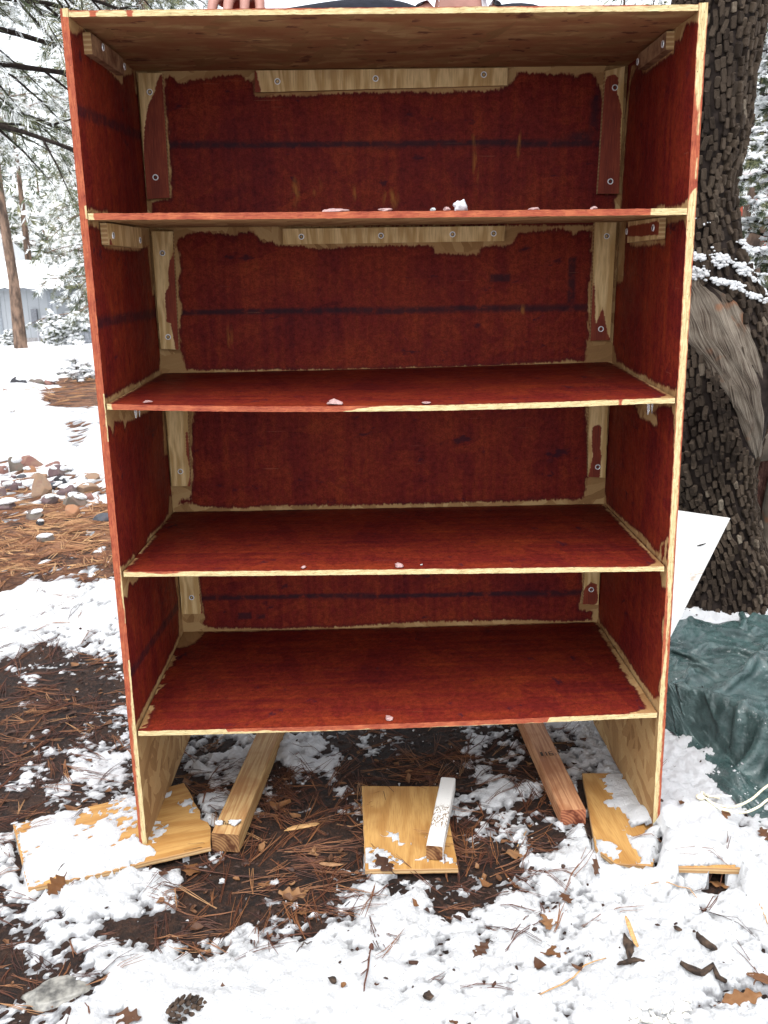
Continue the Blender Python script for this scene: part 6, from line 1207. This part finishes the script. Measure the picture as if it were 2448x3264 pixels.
# shed
def shed():
    z0 = float(slope(33)) - .15
    N = NT("grey_siding"); ob = N.obj(); s = N.n('SeparateXYZ'); N.set(s, '0', ob); gro = N.sm(N.math('PINGPONG', N.math('MULTIPLY', s.outputs[0], 5.0), 1.0), .0, .06)
    N.bump(gro, .6, .01); wall = N.out(N.mix(N.math('SUBTRACT', 1.0, gro), (.27, .285, .30), (.14, .15, .16)), .8, .2)
    trim = mat_simple("shed_trim", (.20, .215, .235), .8, .1); dk = mat_simple("meter_grey", (.12, .125, .14), .5, .2); bas = mat_simple("shed_base", (.24, .23, .23), .9, .2)
    t = thing("shed", "low grey sided shed with a snow covered roof", "shed", (-12.6, 33, z0))
    mb = MB(); mb.box((-1.2, 1.6, 1.05), (5.2, 3.2, 2.1)); mb.obj("wall", wall, t)
    mb = MB(); mb.box((1.18, -.016, 1.05), (.14, .03, 2.1)); mb.box((-.62, -.016, 1.05), (.10, .03, 2.1)); mb.obj("corner_trim", trim, t)
    mb = MB(); mb.box((-1.2, -.012, .16), (5.24, .024, .32)); mb.obj("foundation", bas, t)
    mb = MB(); mb.box((.62, -.07, 1.02), (.20, .14, .62)); lathe(mb, [(.09, .0), (.09, .05), (.0, .08)]); mb.obj("meter_box", dk, t)
    mb = MB(); mb.box((.95, -.05, .95), (.14, .10, .30)); mb.tube([(.66, -.05, .1), (.66, -.05, .75)], .025, 6); mb.obj("conduit", mat_simple("conduit", (.33, .33, .35), .5), t)
    rf = MB(); rf.add([(-4.1, -.35, 2.08), (1.75, -.35, 2.08), (1.75, 1.7, 2.85), (-4.1, 1.7, 2.85), (-4.1, 3.7, 2.08), (1.75, 3.7, 2.08), (-4.1, -.35, 2.0), (1.75, -.35, 2.0), (-4.1, 3.7, 2.0), (1.75, 3.7, 2.0)], [[0, 1, 2, 3], [3, 2, 5, 4], [0, 6, 7, 1], [4, 5, 9, 8], [6, 8, 9, 7]])
    rf.add([(1.75, -.35, 2.08), (1.75, 3.7, 2.08), (1.75, 1.7, 2.85)], [[0, 1, 2]]); rf.add([(-4.1, -.35, 2.08), (-4.1, 1.7, 2.85), (-4.1, 3.7, 2.08)], [[0, 1, 2]]); r = rf.obj("roof", trim, t)
    nx, ny = 90, 40; U, W = np.meshgrid(np.linspace(-4.2, 1.85, nx), np.linspace(0, 1, ny)); yy = -.42 + W * 4.2; zz = 2.85 - np.abs(yy - 1.7) * .375 + .17 + .03 * fbm(U, yy, 2, 3, s=5) - .16 * sstep(.03, 0, W) - .16 * sstep(.97, 1, W) + .05 * fbm(U, yy * 0, 5, 2, s=7) * sstep(.1, 0, W)
    V = np.stack([U, yy + .03 * fbm(U, yy, 6, 2, s=9), zz], -1).reshape(-1, 3); link("roof_snow", np_mesh("roof_snow", V, grid_faces(nx, ny), [M['snow']], True, attrs={"h": np.ones(len(V))}), r)
    t2 = thing("gable_wing", "grey gabled wing at the left edge behind the pine trunk", "building", (-14.4, 34.5, z0))
    mb = MB(); mb.box((-1.2, 2, 1.5), (2.9, 4, 3.0)); mb.obj("wall", wall, t2)
    rf = MB(); rf.add([(-3.2, -.4, 2.95), (-1.2, -.4, 4.9), (.75, -.4, 2.95), (-3.2, 4, 2.95), (-1.2, 4, 4.9), (.75, 4, 2.95)], [[0, 1, 4, 3], [1, 2, 5, 4]]); rf.add([(-3.2, -.4, 2.95), (.75, -.4, 2.95), (-1.2, -.4, 4.9)], [[0, 1, 2]]); r2 = rf.obj("roof", M['snow'], t2)
    at = r2.data.attributes.new("h", 'FLOAT', 'POINT'); at.data.foreach_set("value", np.ones(len(r2.data.vertices), np.float32))
    f = thing("wood_fence", "short grey board fence with a snow topped rail beside the shed", "fence", (-9.2, 28, float(slope(28)) - .05)); gm = mat_simple("fence_grey", (.21, .22, .24), .85, .25, 4, .2, stretch=(6, 6, 1))
    for i in range(16): mb = MB(); mb.box((-.62 + i * .135, 0, .30), (.125, .03, .60 + .02 * (i % 3))); mb.obj("board", gm, f)
    mb = MB(); mb.box((.4, -.03, .48), (2.2, .04, .08)); mb.box((.4, -.03, .16), (2.2, .04, .08)); mb.obj("rail", gm, f)
    nx = 60; V = []; 
    for i in range(nx):
        x = -.75 + 2.3 * i / (nx - 1); b = .05 * math.sin(i * .9) * .3
        V += [(x, -.10, .60), (x, -.07, .68 + b), (x, .07, .68 + b), (x, .10, .60)]
    link("rail_snow", np_mesh("rail_snow", V, np.array([[i * 4 + k, i * 4 + 4 + k, i * 4 + 5 + k, i * 4 + 1 + k] for i in range(nx - 1) for k in range(3)]), [M['snow']], True, attrs={"h": np.ones(len(V))}), f)
shed()
# red cabin glimpsed at the right edge
def cabin():
    m = mat_simple("red_cabin_boards", (.34, .055, .025), .7, .25, 6, .2, stretch=(1, 1, 5)); m2 = mat_simple("red_trim", (.52, .10, .04), .6, .15)
    t = thing("red_cabin", "red brown plank cabin showing between trunks at the right edge", "cabin", (6.9, 12.2, -.75))
    for i in range(15):
        mb = MB(); mb.box((0, .02, .12 + i * .185), (3.0, .05, .175), Euler((.03, 0, 0))); mb.obj("plank", m, t)
    mb = MB(); mb.box((-1.47, -.02, 1.35), (.12, .08, 2.8)); mb.obj("corner_post", m2, t)
    mb = MB(); mb.box((0, -.03, 1.02), (3.0, .08, .05)); mb.obj("ledge", m2, t)
    mb = MB(); mb.box((0, 1.6, 1.4), (2.96, 3.1, 2.7)); mb.obj("body", m, t)
    mb = MB(); mb.box((0, 1.5, 2.95), (3.6, 4.0, .25)); o = mb.obj("roof_snow", M['snow'], t); at = o.data.attributes.new("h", 'FLOAT', 'POINT'); at.data.foreach_set("value", np.ones(len(o.data.vertices), np.float32))
cabin()
# far wood closing the view all round the back
def far_wood():
    rs = np.random.default_rng(77); r3 = random.Random(77); VV = []; FF = []; AA = []; off = 0; SV = []; SF_ = []; so = 0; mb = MB()
    for i in range(86):
        a = -1.25 + 2.5 * (i + r3.uniform(-.3, .3)) / 85; d = r3.uniform(38, 62); x = math.sin(a) * d; y = math.cos(a) * d - 1.6; h = r3.uniform(9, 16); z0 = float(slope(y)) - .3
        n = 230; t = rs.random(n) ** .8; rad_ = (.4 + 2.3 * (1 - t)) * rs.uniform(.3, 1, n); an = rs.uniform(0, 6.3, n); P = np.stack([x + rad_ * np.cos(an), y + rad_ * np.sin(an), z0 + 1.0 + t * (h - 1)], 1); Dv = np.stack([np.cos(an), np.sin(an), np.full(n, -.1)], 1)
        V, F, A = tufts(P, Dv, 6, .5, .035, np.where(rs.random(n) < .5, .85, np.clip(rs.normal(.3, .12, n), 0, .6)), rs); VV.append(V); FF.append(F + off); AA.append(A); off += len(V)
        k = rs.random(n) < .5; V, F = snow_lumps(P[k] + np.array([0, 0, .12]), rs.uniform(.08, .2, k.sum()), rs, 0); SV.append(V); SF_.append(F + so); so += len(V)
        mb.tube([(x, y, z0), (x, y, z0 + h)], [.18, .03], 6)
    o = link("far_wood", np_mesh("far_wood", np.concatenate(VV), np.concatenate(FF), [M['green']], False, attrs={"var": np.concatenate(AA)})); tag(o, "distant snowy pine wood closing the view", kind='stuff')
    tag(link("far_wood_snow", np_mesh("far_wood_snow", np.concatenate(SV), np.concatenate(SF_), [M['snow']], True, attrs={"h": np.ones(so)})), "snow lying on the distant pine wood", kind='stuff')
    tag(mb.obj("far_wood_trunks", M['pinebark'], smooth=True), "trunks of the distant pine wood", kind='stuff')
far_wood()
# ---------------------------------------------------------------- the person holding the bookcase from behind
def skin_mesh(name, J, E, mats, sub=2):
    """one continuous surface grown on a skeleton: J name->(x,y,z,rx,ry), E edges"""
    ks = list(J); me = bpy.data.meshes.new(name); me.from_pydata([J[k][:3] for k in ks], [(ks.index(a), ks.index(b)) for a, b in E], [])
    o = bpy.data.objects.new("tmp", me); COL.objects.link(o); md = o.modifiers.new("s", 'SKIN'); md.use_smooth_shade = True
    if not me.skin_vertices: 
        import bmesh
        bm = bmesh.new(); bm.from_mesh(me); bm.verts.layers.skin.verify(); bm.to_mesh(me); bm.free()
    for i, k in enumerate(ks): me.skin_vertices[0].data[i].radius = J[k][3:5]; me.skin_vertices[0].data[i].use_root = (i == 0)
    s = o.modifiers.new("u", 'SUBSURF'); s.levels = s.render_levels = sub
    dg = bpy.context.evaluated_depsgraph_get(); r = bpy.data.meshes.new_from_object(o.evaluated_get(dg)); bpy.data.objects.remove(o); r.name = name
    r.materials.clear(); [r.materials.append(m) for m in mats]; r.polygons.foreach_set("use_smooth", [True] * len(r.polygons)); return r
def build_person():
    skin = mat_simple("skin", (.27, .125, .095), .5, .12, 30, .35, c2=(.32, .155, .12)); navy = mat_simple("navy_jacket", (.009, .010, .016), .85, .25, 90, .2, bump=.3)
    white = mat_simple("white_collar_cloth", (.78, .79, .83), .8, .05); jean = mat_simple("dark_jeans", (.03, .035, .05), .85, .3, 120, .2); boot = mat_simple("brown_boots", (.08, .05, .03), .6, .3); hairm = mat_simple("brown_hair", (.05, .03, .02), .6, .4, 60, stretch=(8, 8, 1))
    O = Vector((.171, .62, -.02)); t = thing("person", "person in a navy jacket and white collar steadying the bookcase from behind", "person", tuple(O))
    def rel(J): return {k: (v[0] - O.x, v[1] - O.y, v[2] - O.z, v[3], v[4]) for k, v in J.items()}
    core = dict(pelvis=(.171, .635, 1.03, .145, .105), waist=(.171, .625, 1.20, .135, .10), chest=(.171, .625, 1.42, .155, .112), upper=(.171, .625, 1.56, .14, .09), neck=(.171, .618, 1.675, .050, .052), jaw=(.171, .592, 1.765, .050, .062), head=(.171, .605, 1.86, .076, .092), crown=(.171, .615, 1.94, .055, .07),
                shr=(-.005, .625, 1.585, .068, .068), elr=(-.285, .60, 1.572, .040, .040), wrr=(-.252, .335, 1.558, .028, .022), shl=(.345, .625, 1.585, .068, .068), ell=(.425, .60, 1.28, .044, .044), wrl=(.405, .545, 1.02, .028, .026),
                hipr=(.085, .64, .96, .095, .095), knr=(.075, .62, .53, .062, .062), anr=(.07, .665, .10, .042, .042), hipl=(.257, .64, .96, .095, .095), knl=(.267, .62, .53, .062, .062), anl=(.272, .665, .10, .042, .042))
    E = [("pelvis", "waist"), ("waist", "chest"), ("chest", "upper"), ("upper", "neck"), ("neck", "jaw"), ("jaw", "head"), ("head", "crown"), ("upper", "shr"), ("shr", "elr"), ("elr", "wrr"), ("upper", "shl"), ("shl", "ell"), ("ell", "wrl"), ("pelvis", "hipr"), ("hipr", "knr"), ("knr", "anr"), ("pelvis", "hipl"), ("hipl", "knl"), ("knl", "anl")]
    body = {k: ((*v[:3], v[3] * .72, v[4] * .72) if k in ('pelvis', 'waist', 'chest', 'upper', 'shr', 'shl', 'hipr', 'hipl', 'elr', 'ell') else v) for k, v in core.items()}; EB = list(E)
    # right hand arched on the top board, knuckles up
    body['palm'] = (-.253, .265, 1.562, .034, .019); body['knk'] = (-.254, .215, 1.568, .042, .017); EB += [("wrr", "palm"), ("palm", "knk")]
    for f, (dx, l) in enumerate(((-.036, .9), (-.012, 1.0), (.012, .96), (.034, .78))):
        a = (-.254 + dx, .205, 1.568, .0105, .0105); b = (-.254 + dx * 1.15, .205 - .040 * l, 1.552, .0095, .0095); c = (-.254 + dx * 1.18, .205 - .062 * l, 1.530, .0085, .0085); d = (-.254 + dx * 1.15, .205 - .070 * l, 1.512, .0075, .0075)
        for n, v in zip("abcd", (a, b, c, d)): body[f"f{f}{n}"] = v
        EB += [("knk", f"f{f}a"), (f"f{f}a", f"f{f}b"), (f"f{f}b", f"f{f}c"), (f"f{f}c", f"f{f}d")]
    body['t0'] = (-.215, .275, 1.548, .015, .013); body['t1'] = (-.200, .235, 1.530, .011, .011); body['t2'] = (-.202, .200, 1.515, .009, .009); EB += [("palm", "t0"), ("t0", "t1"), ("t1", "t2")]
    # left hand hangs, lightly curled against the back panel
    body['lp'] = (.400, .525, .955, .036, .018); EB.append(("wrl", "lp"))
    for f, (dx, l) in enumerate(((-.030, .9), (-.010, 1.0), (.010, .95), (.030, .78))):
        for n, v in zip("abc", ((.400 + dx, .515, .905, .010, .010), (.400 + dx, .502, .905 - .038 * l, .009, .009), (.400 + dx, .494, .905 - .066 * l, .0075, .0075))): body[f"g{f}{n}"] = v
        EB += [("lp", f"g{f}a"), (f"g{f}a", f"g{f}b"), (f"g{f}b", f"g{f}c")]
    body['lt0'] = (.365, .52, .955, .014, .012); body['lt1'] = (.350, .508, .918, .010, .010); EB += [("lp", "lt0"), ("lt0", "lt1")]
    bm_ = skin_mesh("body", rel(body), EB, [skin]); b = link("body", bm_, t)
    grow = lambda ks, g: {k: (*core[k][:3], core[k][3] + g, core[k][4] + g) for k in ks}
    jk = grow(["pelvis", "waist", "chest", "upper", "shr", "elr", "shl", "ell"], .020); jk['col'] = (.171, .632, 1.635, .078, .066); jk['cfr'] = (-.254, .372, 1.562, .036, .032); jk['cfl'] = (.407, .552, 1.06, .042, .040); jk['hem'] = (.171, .637, .93, .165, .125)
    jk['trr'] = (.06, .63, 1.605, .070, .060); jk['trl'] = (.28, .63, 1.605, .070, .060)
    link("jacket", skin_mesh("jacket", rel(jk), [("pelvis", "waist"), ("waist", "chest"), ("chest", "upper"), ("upper", "col"), ("upper", "trr"), ("trr", "shr"), ("shr", "elr"), ("elr", "cfr"), ("upper", "trl"), ("trl", "shl"), ("shl", "ell"), ("ell", "cfl"), ("pelvis", "hem")], [navy]), t)
    tr = grow(["pelvis", "hipr", "knr", "hipl", "knl"], .014); tr['ar'] = (.07, .665, .09, .060, .060); tr['al'] = (.272, .665, .09, .060, .060)
    link("trousers", skin_mesh("trousers", rel(tr), [("pelvis", "hipr"), ("hipr", "knr"), ("knr", "ar"), ("pelvis", "hipl"), ("hipl", "knl"), ("knl", "al")], [jean]), t)
    for x in (.07, .272): link("boot", skin_mesh("boot", rel(dict(h=(x, .68, .055, .05, .05), m=(x, .60, .042, .048, .04), t=(x, .535, .035, .042, .032))), [("h", "m"), ("m", "t")], [boot]), t)
    # collar: two standing wings round the neck opening at the front
    n = 26; V = []
    for i in range(n):
        a = math.pi * 1.5 + (i / (n - 1) - .5) * 5.2 + math.pi; a = math.pi / 2 + (i / (n - 1) - .5) * 5.0
        for q, (rr_, z) in enumerate(((.080, 1.625), (.066, 1.705), (.071, 1.703), (.094, 1.640))): V.append((.171 + rr_ * math.cos(a) * 1.0 - O.x, .62 + rr_ * math.sin(a) * .95 - O.y, z - O.z - (.018 if i in (0, n - 1) else 0)))
    link("collar", np_mesh("collar", V, np.array([[i * 4 + k, i * 4 + 4 + k, i * 4 + 5 + k, i * 4 + 1 + k] for i in range(n - 1) for k in range(3)]), [white], True), t)
    V, F = ICO3; V = V * np.array((.086, .104, .115)); kp = (V[:, 2] > -.02) | (V[:, 1] > .03); F = F[kp[F].all(1)]; link("hair", np_mesh("hair", V * (1 + .03 * fbm(V[:, 0], V[:, 2], 60, 3, s=8))[:, None] + np.array((0, .612 - O.y + .012, 1.885 - O.z)), F, [hairm], True), t)
    mb = MB(); v, f = blob(2, (.013, .020, .026), 3, .1); mb.add(v + np.array((0, -.112, 1.845 + .02 - O.z - .02 + .02)), f)
    for s in (-1, 1): v, f = blob(2, (.012, .020, .032), 5, .15); mb.add(v + np.array((s * .080, 0, 1.86 - O.z)), f)
    v, f = blob(2, (.026, .008, .008), 6, .1); mb.add(v + np.array((0, -.088, 1.795 - O.z)), f); mb.obj("face_features", skin, t, True)
    mb = MB()
    for s in (-1, 1): v, f = blob(2, (.012, .008, .008), 7, 0); mb.add(v + np.array((s * .032, -.098, 1.885 - O.z)), f)
    mb.obj("eyes", hairm, t, True)
build_person()
